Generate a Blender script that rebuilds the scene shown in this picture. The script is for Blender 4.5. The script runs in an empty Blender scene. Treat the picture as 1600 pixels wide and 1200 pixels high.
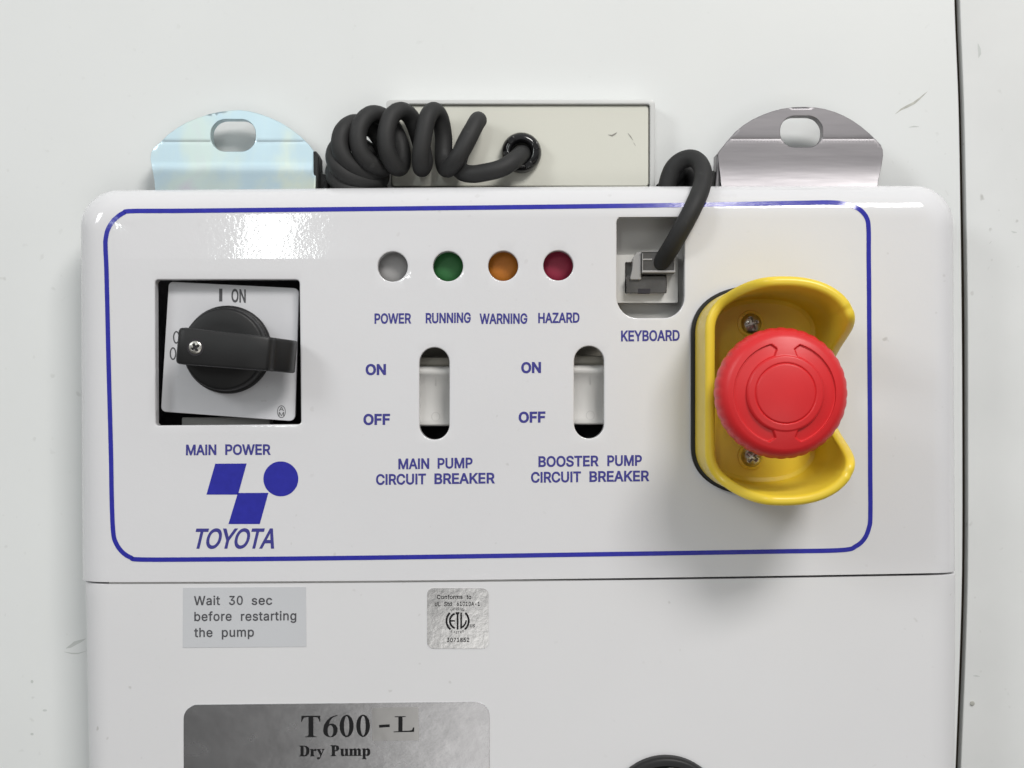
import bpy, math, random
from mathutils import Vector, noise
from mathutils.geometry import delaunay_2d_cdt, tessellate_polygon

# ---------------------------------------------------------------- camera, world, light
SC = bpy.context.scene
COL = SC.collection
S = 0.2          # millimetres per photograph pixel on the face of the control cover
D = 436.0        # camera distance from that face, mm
cam = bpy.data.cameras.new('camera'); camo = bpy.data.objects.new('camera', cam); COL.objects.link(camo)
camo.location = (0, -D/1000, 0); camo.rotation_euler = (math.radians(90), 0, 0)
cam.sensor_width = 36; cam.lens = 36*D/320.0; cam.clip_start = 0.01; cam.clip_end = 50
SC.camera = camo

world = bpy.data.worlds.new("World"); SC.world = world; world.use_nodes = True
wn = world.node_tree; wn.nodes.clear()
wo = wn.nodes.new('ShaderNodeOutputWorld'); wb = wn.nodes.new('ShaderNodeBackground')
wt = wn.nodes.new('ShaderNodeTexCoord'); wsx = wn.nodes.new('ShaderNodeSeparateXYZ')
wr = wn.nodes.new('ShaderNodeValToRGB'); wm = wn.nodes.new('ShaderNodeMapRange')
wm.inputs['From Min'].default_value = -1; wm.inputs['From Max'].default_value = 1
wr.color_ramp.elements[0].position = 0.0; wr.color_ramp.elements[0].color = (0.10, 0.10, 0.095, 1)
wr.color_ramp.elements[1].position = 1.0; wr.color_ramp.elements[1].color = (0.63, 0.65, 0.66, 1)
e = wr.color_ramp.elements.new(0.40); e.color = (0.17, 0.168, 0.165, 1)
e = wr.color_ramp.elements.new(0.52); e.color = (0.41, 0.41, 0.41, 1)
e = wr.color_ramp.elements.new(0.72); e.color = (0.51, 0.52, 0.525, 1)
wn.links.new(wt.outputs['Generated'], wsx.inputs[0]); wn.links.new(wsx.outputs['Z'], wm.inputs['Value'])
wn.links.new(wm.outputs[0], wr.inputs[0]); wn.links.new(wr.outputs[0], wb.inputs[0]); wn.links.new(wb.outputs[0], wo.inputs[0])
wb.inputs[1].default_value = 0.80

def lamp(name, pos, target, sx, sy, watt, col):
    L = bpy.data.lights.new(name, 'AREA'); L.shape = 'RECTANGLE'; L.size = sx; L.size_y = sy
    L.energy = watt; L.color = col
    o = bpy.data.objects.new(name, L); COL.objects.link(o)
    o.location = (pos[0]/1000, -pos[2]/1000, pos[1]/1000)
    t = Vector((target[0]/1000, -target[2]/1000, target[1]/1000))
    o.rotation_euler = (t - o.location).to_track_quat('-Z', 'Y').to_euler()
    return o
# positions are (right, up, towards the camera) in mm
lamp('ceiling_lamp_right', (470, 950, 1070), (60, 0, 0), 0.46, 0.30, 13.0, (1.0, 0.975, 0.95))
lamp('ceiling_lamp_far_left', (-1300, 850, 1250), (-60, 0, 0), 0.40, 0.50, 7.6, (0.96, 0.99, 1.0))
lamp('ceiling_lamp_left', (-600, 700, 3000), (-80, 40, 0), 0.12, 0.52, 4.2, (0.93, 1.0, 0.98))
lamp('low_fill_lamp', (260, -700, 2000), (0, 0, 0), 0.85, 0.66, 3.6, (1.0, 0.98, 0.95))  # added area lamp, gives the foil labels a bright reflection at right

SC.view_settings.view_transform = 'Standard'; SC.view_settings.look = 'None'
SC.view_settings.exposure = 0.0; SC.view_settings.gamma = 1
SC.render.resolution_x = 1024; SC.render.resolution_y = 768
SC.cycles.max_bounces = 8

# ---------------------------------------------------------------- helpers (mm: x right, y up, h towards the viewer)
def P(px, py, h=0.0):
    k = S*(D - h)/D
    return ((px - 800)*k, (600 - py)*k)
def P3(px, py, h=0.0):
    a = P(px, py, h); return (a[0], a[1], h)
def B3(p): return Vector((p[0]/1000, -p[2]/1000, p[1]/1000))
def sm(a, b, x):
    t = max(0.0, min(1.0, (x - a)/(b - a))); return t*t*(3 - 2*t)

ORG = {}
class M:
    def __init__(s): s.v = []; s.f = []; s.flat = set()
    def add(s, pts): 
        i = len(s.v); s.v += [tuple(p) for p in pts]; return list(range(i, i + len(pts)))
    def face(s, idx, flat=False):
        if flat: s.flat.add(len(s.f))
        s.f.append(tuple(idx))
    def loft(s, rings, cap0=False, cap1=False, closed=True, flatcaps=True):
        ids = [s.add(r) for r in rings]
        n = len(rings[0])
        for a, b in zip(ids, ids[1:]):
            for i in range(n if closed else n - 1):
                j = (i + 1) % n
                s.face((a[i], a[j], b[j], b[i]))
        if cap0: s.face(list(reversed(s.add(rings[0]) if flatcaps else ids[0])))
        if cap1: s.face(s.add(rings[-1]) if flatcaps else ids[-1])
        return ids
    def build(s, name, mat, parent=None, smooth=True, label=None, kind=None, sharp=42):
        n = len(s.v)
        c = tuple((min(p[k] for p in s.v) + max(p[k] for p in s.v))/2 for k in range(3))
        cb = B3(c)
        me = bpy.data.meshes.new(name)
        me.from_pydata([tuple(B3(p) - cb) for p in s.v], [], s.f)
        if smooth:
            me.polygons.foreach_set('use_smooth', [i not in s.flat for i in range(len(s.f))])
        me.materials.append(mat); me.validate(); me.update()
        if smooth: me.set_sharp_from_angle(angle=math.radians(sharp))
        o = bpy.data.objects.new(name, me); COL.objects.link(o)
        if parent: o.parent = parent; o.location = cb - ORG[parent.name]
        else: o.location = cb
        ORG[o.name] = cb
        if label: o['label'] = label
        if kind: o['kind'] = kind
        return o
def thing(name, at, label, cat, group=None):
    o = bpy.data.objects.new(name, None); COL.objects.link(o); o.empty_display_size = 0.01
    o.location = B3(at); ORG[o.name] = o.location.copy(); o['label'] = label; o['category'] = cat
    if group: o['group'] = group
    return o

def area(p): return sum(p[i-1][0]*p[i][1] - p[i][0]*p[i-1][1] for i in range(len(p)))/2
def offset(poly, d):
    """d > 0 grows a counter-clockwise polygon"""
    n = len(poly); out = []
    for i in range(n):
        a, b, c = poly[i-1], poly[i], poly[(i+1) % n]
        u = (b[0]-a[0], b[1]-a[1]); w = (c[0]-b[0], c[1]-b[1])
        lu = math.hypot(*u) or 1; lw = math.hypot(*w) or 1
        nx = u[1]/lu + w[1]/lw; ny = -u[0]/lu - w[0]/lw
        q = (nx*nx + ny*ny)/2
        q = max(q, 0.35)
        out.append((b[0] + d*nx/q, b[1] + d*ny/q))
    return out
def ccw(p): return p if area(p) > 0 else p[::-1]
def round_poly(pts, r, n=6):
    """round the corners of a polygon; r is a number or one per corner"""
    out = []; m = len(pts)
    for i in range(m):
        a, b, c = Vector(pts[i-1]), Vector(pts[i]), Vector(pts[(i+1) % m])
        rr = r[i] if isinstance(r, (list, tuple)) else r
        if rr <= 0: out.append(tuple(b)); continue
        d1 = (a-b).normalized(); d2 = (c-b).normalized()
        ang = math.acos(max(-1, min(1, d1.dot(d2))))
        t = min(rr/math.tan(ang/2), (a-b).length*.49, (c-b).length*.49); re = t*math.tan(ang/2)
        cen = b + (d1+d2).normalized()*(re/math.sin(ang/2))
        s0 = b + d1*t - cen; s1 = b + d2*t - cen
        a0 = math.atan2(s0.y, s0.x); a1 = math.atan2(s1.y, s1.x); da = (a1 - a0 + math.pi) % (2*math.pi) - math.pi
        for k in range(n+1):
            q = a0 + da*k/n; out.append((cen.x + re*math.cos(q), cen.y + re*math.sin(q)))
    return out
def rrect_px(x0, y0, x1, y1, r, n=6):
    return round_poly([(x0, y1), (x1, y1), (x1, y0), (x0, y0)], r, n)
def circ_px(cx, cy, rx, ry=None, n=48):
    ry = ry or rx
    return [(cx + rx*math.cos(-2*math.pi*i/n), cy + ry*math.sin(-2*math.pi*i/n)) for i in range(n)]
def slot_px(x0, y0, x1, y1, n=18):
    r = (x1-x0)/2; cx = (x0+x1)/2; out = []
    for k in range(n+1):
        a = math.pi*k/n; out.append((cx + r*math.cos(a), y0 + r - r*math.sin(a)))
    for k in range(n+1):
        a = math.pi + math.pi*k/n; out.append((cx + r*math.cos(a), y1 - r - r*math.sin(a)))
    return out
def topx(poly, h): return ccw([P(x, y, h) for x, y in poly])

def prism(m, poly, h0, h1, bev=0.0, steps=3):
    """solid from h0 (back) to h1 (front) on a mm polygon, rounded front edge"""
    poly = ccw(poly)
    rings = [[(x, y, h0) for x, y in poly]]
    if bev > 0:
        for k in range(steps+1):
            a = math.pi/2*k/steps
            rings.append([(x, y, h1 - bev + bev*math.sin(a)) for x, y in offset(poly, -bev*(1-math.cos(a)))])
        rings.insert(1, [(x, y, h1 - bev - min(.2, bev)*.3) for x, y in poly])
    else: rings.append([(x, y, h1) for x, y in poly])
    m.loft(rings, cap0=True, cap1=True)
def box(m, x0, y0, x1, y1, h0, h1, bev=0.15):
    prism(m, round_poly([(x0, y0), (x1, y0), (x1, y1), (x0, y1)], bev*1.5, 3), h0, h1, bev)
def boxpx(m, x0, y0, x1, y1, h0, h1, bev=0.15, r=0.6):
    a = P(x0, y1, h1); b = P(x1, y0, h1)
    prism(m, round_poly([(a[0], a[1]), (b[0], a[1]), (b[0], b[1]), (a[0], b[1])], r, 4), h0, h1, bev)

def spline(pts, sub=10):
    out = []; n = len(pts)
    for i in range(n-1):
        p0 = pts[max(0, i-1)]; p1 = pts[i]; p2 = pts[i+1]; p3 = pts[min(n-1, i+2)]
        for k in range(sub):
            t = k/sub
            out.append(tuple(0.5*((2*b) + (-a+c)*t + (2*a-5*b+4*c-d)*t*t + (-a+3*b-3*c+d)*t**3) for a, b, c, d in zip(p0, p1, p2, p3)))
    out.append(tuple(pts[-1])); return out
def tube(m, path, r, seg=20, caps=True):
    path = [Vector(p) for p in path]; n = len(path)
    T = [(path[min(i+1, n-1)] - path[max(i-1, 0)]).normalized() for i in range(n)]
    N = T[0].orthogonal().normalized(); rings = []
    for i in range(n):
        N = (N - T[i]*N.dot(T[i])).normalized(); Bn = T[i].cross(N)
        ri = r(i/(n-1)) if callable(r) else r
        rings.append([tuple(path[i] + (N*math.cos(2*math.pi*k/seg) + Bn*math.sin(2*math.pi*k/seg))*ri) for k in range(seg)])
    m.loft(rings, cap0=caps, cap1=caps)
def polar(m, cx, cy, prof, nt=64, hfun=None, rmod=None, cap=True):
    """turned shape about the h axis; prof = [(r, h)...] from outside bottom to centre top"""
    rings = []
    for r, h in prof:
        ring = []
        for k in range(nt):
            a = 2*math.pi*k/nt
            rr = r*(rmod(a, r, h) if rmod else 1)
            hh = h + (hfun(rr, a) if hfun else 0)
            ring.append((cx + rr*math.cos(a), cy + rr*math.sin(a), hh))
        rings.append(ring)
    ids = m.loft(rings)
    if cap: m.face(ids[-1])
    return ids
def sheet(m, outline, holes, hf, step=3.0, extra=()):
    """flat face with holes, filled with a grid so that hf(x, y) can shape it; returns nothing"""
    pts = []; edges = []
    for loop in [outline] + holes:
        i = len(pts); pts += loop; n = len(loop); edges += [(i+k, i+(k+1) % n) for k in range(n)]
    xs = [p[0] for p in outline]; ys = [p[1] for p in outline]
    def inside(p, poly):
        c = False; j = len(poly)-1
        for i in range(len(poly)):
            if (poly[i][1] > p[1]) != (poly[j][1] > p[1]) and p[0] < (poly[j][0]-poly[i][0])*(p[1]-poly[i][1])/(poly[j][1]-poly[i][1]) + poly[i][0]: c = not c
            j = i
        return c
    def ok(p):
        if not inside(p, outline): return False
        for h in holes:
            if inside(p, h): return False
        for q in pts0:
            if abs(q[0]-p[0]) < .45 and abs(q[1]-p[1]) < .45: return False
        return True
    pts0 = list(pts)
    y = min(ys) + step/2
    while y < max(ys):
        x = min(xs) + step/2
        while x < max(xs):
            if ok((x, y)): pts.append((x, y))
            x += step
        y += step
    for p in extra:
        if ok(p): pts.append(p)
    res = delaunay_2d_cdt([Vector(p) for p in pts], edges, [], 0, 1e-6)
    V, _, F = res[0], res[1], res[2]
    ids = m.add([(v.x, v.y, hf(v.x, v.y)) for v in V])
    for f in F:
        c = sum((V[i] for i in f), Vector((0, 0)))/len(f)
        if inside(c, outline) and not any(inside(c, h) for h in holes):
            q = [V[i] for i in f]
            if area([tuple(a) for a in q]) < 0: f = f[::-1]
            m.face([ids[i] for i in f])

# ---------------------------------------------------------------- materials
def mat(name, col, rough=0.5, metal=0.0, var=0.0, vscale=60.0, bump=0.0, bscale=900.0, rvar=0.0, spec=0.5, coat=0.0,
        speck=0.0, speckcol=(0.35, 0.33, 0.30), bdetail=2.0, trans=0.0, tint2=None, stretch=None, mb=None):
    m = bpy.data.materials.new(name); m.use_nodes = True; t = m.node_tree; p = t.nodes['Principled BSDF']
    N = t.nodes.new; L = t.links.new
    tc = N('ShaderNodeTexCoord'); src = tc.outputs['Object']
    g = N('ShaderNodeNewGeometry'); src = g.outputs['Position']
    if stretch:
        mp = N('ShaderNodeMapping'); mp.inputs['Scale'].default_value = stretch; L(src, mp.inputs[0]); src2 = mp.outputs[0]
    else: src2 = src
    c = (*col, 1); p.inputs['Base Color'].default_value = c; out = None
    p.inputs['Roughness'].default_value = rough; p.inputs['Metallic'].default_value = metal
    p.inputs['Specular IOR Level'].default_value = spec; p.inputs['Coat Weight'].default_value = coat
    if trans: p.inputs['Transmission Weight'].default_value = trans
    if var or tint2:
        n = N('ShaderNodeTexNoise'); n.inputs['Scale'].default_value = vscale; n.inputs['Detail'].default_value = 5; L(src2, n.inputs['Vector'])
        r = N('ShaderNodeMapRange'); r.inputs['From Min'].default_value = .3; r.inputs['From Max'].default_value = .7; L(n.outputs['Fac'], r.inputs['Value'])
        mx = N('ShaderNodeMix'); mx.data_type = 'RGBA'; L(r.outputs[0], mx.inputs[0])
        c2 = tint2 or tuple(v*(1-var) for v in col)
        mx.inputs[6].default_value = c; mx.inputs[7].default_value = (*c2, 1); out = mx.outputs[2]
    if speck:
        n = N('ShaderNodeTexNoise'); n.inputs['Scale'].default_value = 330; n.inputs['Detail'].default_value = 1; L(src, n.inputs['Vector'])
        n2 = N('ShaderNodeTexNoise'); n2.inputs['Scale'].default_value = 14; n2.inputs['Detail'].default_value = 3; L(src, n2.inputs['Vector'])
        r = N('ShaderNodeMapRange'); r.inputs['From Min'].default_value = .72; r.inputs['From Max'].default_value = .80; L(n.outputs['Fac'], r.inputs['Value'])
        r2 = N('ShaderNodeMapRange'); r2.inputs['From Min'].default_value = .42; r2.inputs['From Max'].default_value = .68; r2.inputs['To Max'].default_value = speck; L(n2.outputs['Fac'], r2.inputs['Value'])
        mu = N('ShaderNodeMath'); mu.operation = 'MULTIPLY'; L(r.outputs[0], mu.inputs[0]); L(r2.outputs[0], mu.inputs[1])
        mx = N('ShaderNodeMix'); mx.data_type = 'RGBA'; L(mu.outputs[0], mx.inputs[0])
        if out: L(out, mx.inputs[6])
        else: mx.inputs[6].default_value = c
        mx.inputs[7].default_value = (*speckcol, 1); out = mx.outputs[2]
    if out: L(out, p.inputs['Base Color'])
    if rvar:
        n = N('ShaderNodeTexNoise'); n.inputs['Scale'].default_value = vscale*2.3; n.inputs['Detail'].default_value = 4; L(src2, n.inputs['Vector'])
        r = N('ShaderNodeMapRange'); r.inputs['To Min'].default_value = rough-rvar; r.inputs['To Max'].default_value = rough+rvar; L(n.outputs['Fac'], r.inputs['Value'])
        L(r.outputs[0], p.inputs['Roughness'])
    if bump:
        n = N('ShaderNodeTexNoise'); n.inputs['Scale'].default_value = bscale; n.inputs['Detail'].default_value = bdetail; L(src2, n.inputs['Vector'])
        b = N('ShaderNodeBump'); b.inputs['Strength'].default_value = 1; b.inputs['Distance'].default_value = bump/1000; L(n.outputs['Fac'], b.inputs['Height'])
        L(b.outputs[0], p.inputs['Normal'])
        if mb:   # a second, broader relief
            n = N('ShaderNodeTexNoise'); n.inputs['Scale'].default_value = mb[1]; n.inputs['Detail'].default_value = 2; L(src, n.inputs['Vector'])
            b2 = N('ShaderNodeBump'); b2.inputs['Strength'].default_value = 1; b2.inputs['Distance'].default_value = mb[0]/1000
            L(n.outputs['Fac'], b2.inputs['Height']); L(b2.outputs[0], b.inputs['Normal'])
    return m
def lin(r, g, b): 
    f = lambda c: (c/255/12.92) if c/255 <= .04045 else ((c/255+.055)/1.055)**2.4
    return (f(r), f(g), f(b))

WHITE = mat('white_powder_coat', (0.755, 0.752, 0.765), rough=0.06, var=.025, vscale=20, bump=0.0145, bscale=900, bdetail=1.0, mb=(0.05, 90), speck=.4)
WHITE2 = mat('white_housing_paint', (0.745, 0.742, 0.75), rough=0.36, var=.03, vscale=16, bump=0.012, bscale=700, speck=.5)
DOOR = mat('white_cabinet_enamel', (0.785, 0.80, 0.79), rough=0.42, var=.045, vscale=11, bump=0.02, bscale=260, speck=.35, speckcol=(.40, .40, .37))
DOOR2 = mat('white_worn_enamel', (0.775, 0.785, 0.775), rough=0.48, var=.08, vscale=26, bump=0.02, bscale=260, speck=.55, speckcol=(.35, .34, .31))
BLUE = mat('blue_ink', (0.030, 0.032, 0.38), rough=0.12, var=.15, vscale=400, bump=0.010, bscale=900, bdetail=1.0, mb=(0.05, 90))
BLUET = mat('blue_lettering_ink', (0.045, 0.042, 0.27), rough=0.4, var=.1, vscale=500)
BLACKCAV = mat('dark_interior', (0.022, 0.019, 0.024), rough=.7)
GREYCAV = mat('grey_chassis_sheet', (0.58, 0.57, 0.55), rough=.55, var=.1)
SWPLATE = mat('silver_grey_switch_plate', (0.67, 0.67, 0.69), rough=.38, var=.05, vscale=90, speck=.5)
BLACKPL = mat('black_knob_plastic', (0.014, 0.014, 0.0145), rough=.46, var=.25, vscale=120, bump=.02, bscale=1200, spec=.38)
GREYPL = mat('dark_grey_pointer_plastic', (0.040, 0.040, 0.042), rough=.5, bump=.02, bscale=1200)
GREYINK = mat('grey_print', (0.075, 0.075, 0.08), rough=.5)
BLACKINK = mat('black_print', (0.012, 0.012, 0.013), rough=.6, spec=.2)
LABELINK = mat('label_print', (0.085, 0.085, 0.095), rough=.6, var=.35, vscale=900)
STEEL = mat('screw_steel', (0.62, 0.60, 0.56), rough=.3, metal=1, var=.3, vscale=900, bump=.05, bscale=1500)
RUBBER = mat('black_rubber_cord', (0.028, 0.028, 0.028), rough=.62, var=.25, vscale=70, bump=.02, bscale=1500, speck=.5, speckcol=(.10, .10, .095), spec=.4)
YELLOW = mat('yellow_plastic', (0.90, 0.66, 0.05), rough=.33, var=.06, vscale=60, bump=.015, bscale=900)
RED = mat('red_plastic', (0.70, 0.020, 0.024), rough=.40, var=.06, vscale=80, bump=.012, bscale=1100)
ZINCL = mat('yellow_zinc_plate', (0.66, 0.72, 0.60), rough=.40, metal=1, tint2=(0.50, 0.61, 0.68), vscale=26, bump=.02, bscale=500, stretch=(1, 1, .5), rvar=.06)
ZINCR = mat('grey_zinc_plate', (0.30, 0.288, 0.298), rough=.47, metal=1, tint2=(0.255, 0.245, 0.255), vscale=260, bump=.02, bscale=700, rvar=.08, stretch=(.12, 1, 1))
def iridescent(m, stops):
    t = m.node_tree; mx = [n for n in t.nodes if n.type == 'MIX'][0]; fac = mx.inputs[0].links[0].from_socket
    r = t.nodes.new('ShaderNodeValToRGB'); r.color_ramp.interpolation = 'EASE'
    while len(r.color_ramp.elements) < len(stops): r.color_ramp.elements.new(.5)
    for e, (p, c) in zip(r.color_ramp.elements, stops): e.position = p; e.color = (*c, 1)
    t.links.new(fac, r.inputs[0]); t.links.new(r.outputs[0], t.nodes['Principled BSDF'].inputs['Base Color'])
iridescent(ZINCL, [(0, (.80, .84, .62)), (.3, (.76, .84, .74)), (.5, (.60, .75, .82)), (.75, (.68, .79, .76)), (1, (.70, .66, .74))])
CREAM = mat('cream_enamel', (0.70, 0.695, 0.615), rough=.42, var=.03, vscale=20, bump=.01, bscale=600)
SHELL = mat('grey_white_shell', (0.64, 0.645, 0.63), rough=.35, var=.05, vscale=50, bump=.01, bscale=600)
GROM = mat('glossy_black_bushing', (0.012, 0.012, 0.013), rough=.10)
FOIL = mat('silver_foil', (0.44, 0.44, 0.45), rough=.26, metal=1, var=.07, vscale=30, bump=.06, bscale=160, bdetail=3, rvar=.06, stretch=(1, 1, 1.6))
FOILC = mat('crinkled_silver_foil', (0.62, 0.62, 0.62), rough=.24, metal=1, var=.2, vscale=60, bump=.05, bscale=420, bdetail=2)
WLABEL = mat('grey_translucent_label', (0.60, 0.61, 0.63), rough=.5, var=.04, vscale=30)
CLEARST = mat('clear_overlay', (0.45, 0.445, 0.44), rough=.30, metal=1, var=.1, vscale=30, bump=.05, bscale=150)
BRK = mat('breaker_grey_plastic', (0.70, 0.69, 0.665), rough=.42, var=.04)
BRK2 = mat('breaker_tan_housing', (0.36, 0.34, 0.29), rough=.5)
SOCK = mat('white_socket_plastic', (0.68, 0.67, 0.64), rough=.4)
PLUG = mat('smoky_plug_plastic', (0.10, 0.097, 0.094), rough=.22, var=.3, vscale=300, coat=.3)
PLUG2 = mat('frosted_plug_edge', (0.34, 0.335, 0.33), rough=.3)
MARK = mat('scuff', (0.56, 0.56, 0.51), rough=.6, var=.3, vscale=500)
MARKL = mat('smudge', (0.62, 0.64, 0.62), rough=.6, var=.12, vscale=200)
MARKD = mat('scratch', (0.33, 0.32, 0.28), rough=.6, var=.4, vscale=700)
LENS = {'grey': mat('grey_lens', (0.40, 0.395, 0.39), rough=.6), 'green': mat('green_lens', (0.025, 0.16, 0.04), rough=.55),
        'amber': mat('amber_lens', (0.52, 0.17, 0.010), rough=.55), 'red': mat('red_lens', (0.30, 0.012, 0.045), rough=.55)}

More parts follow.
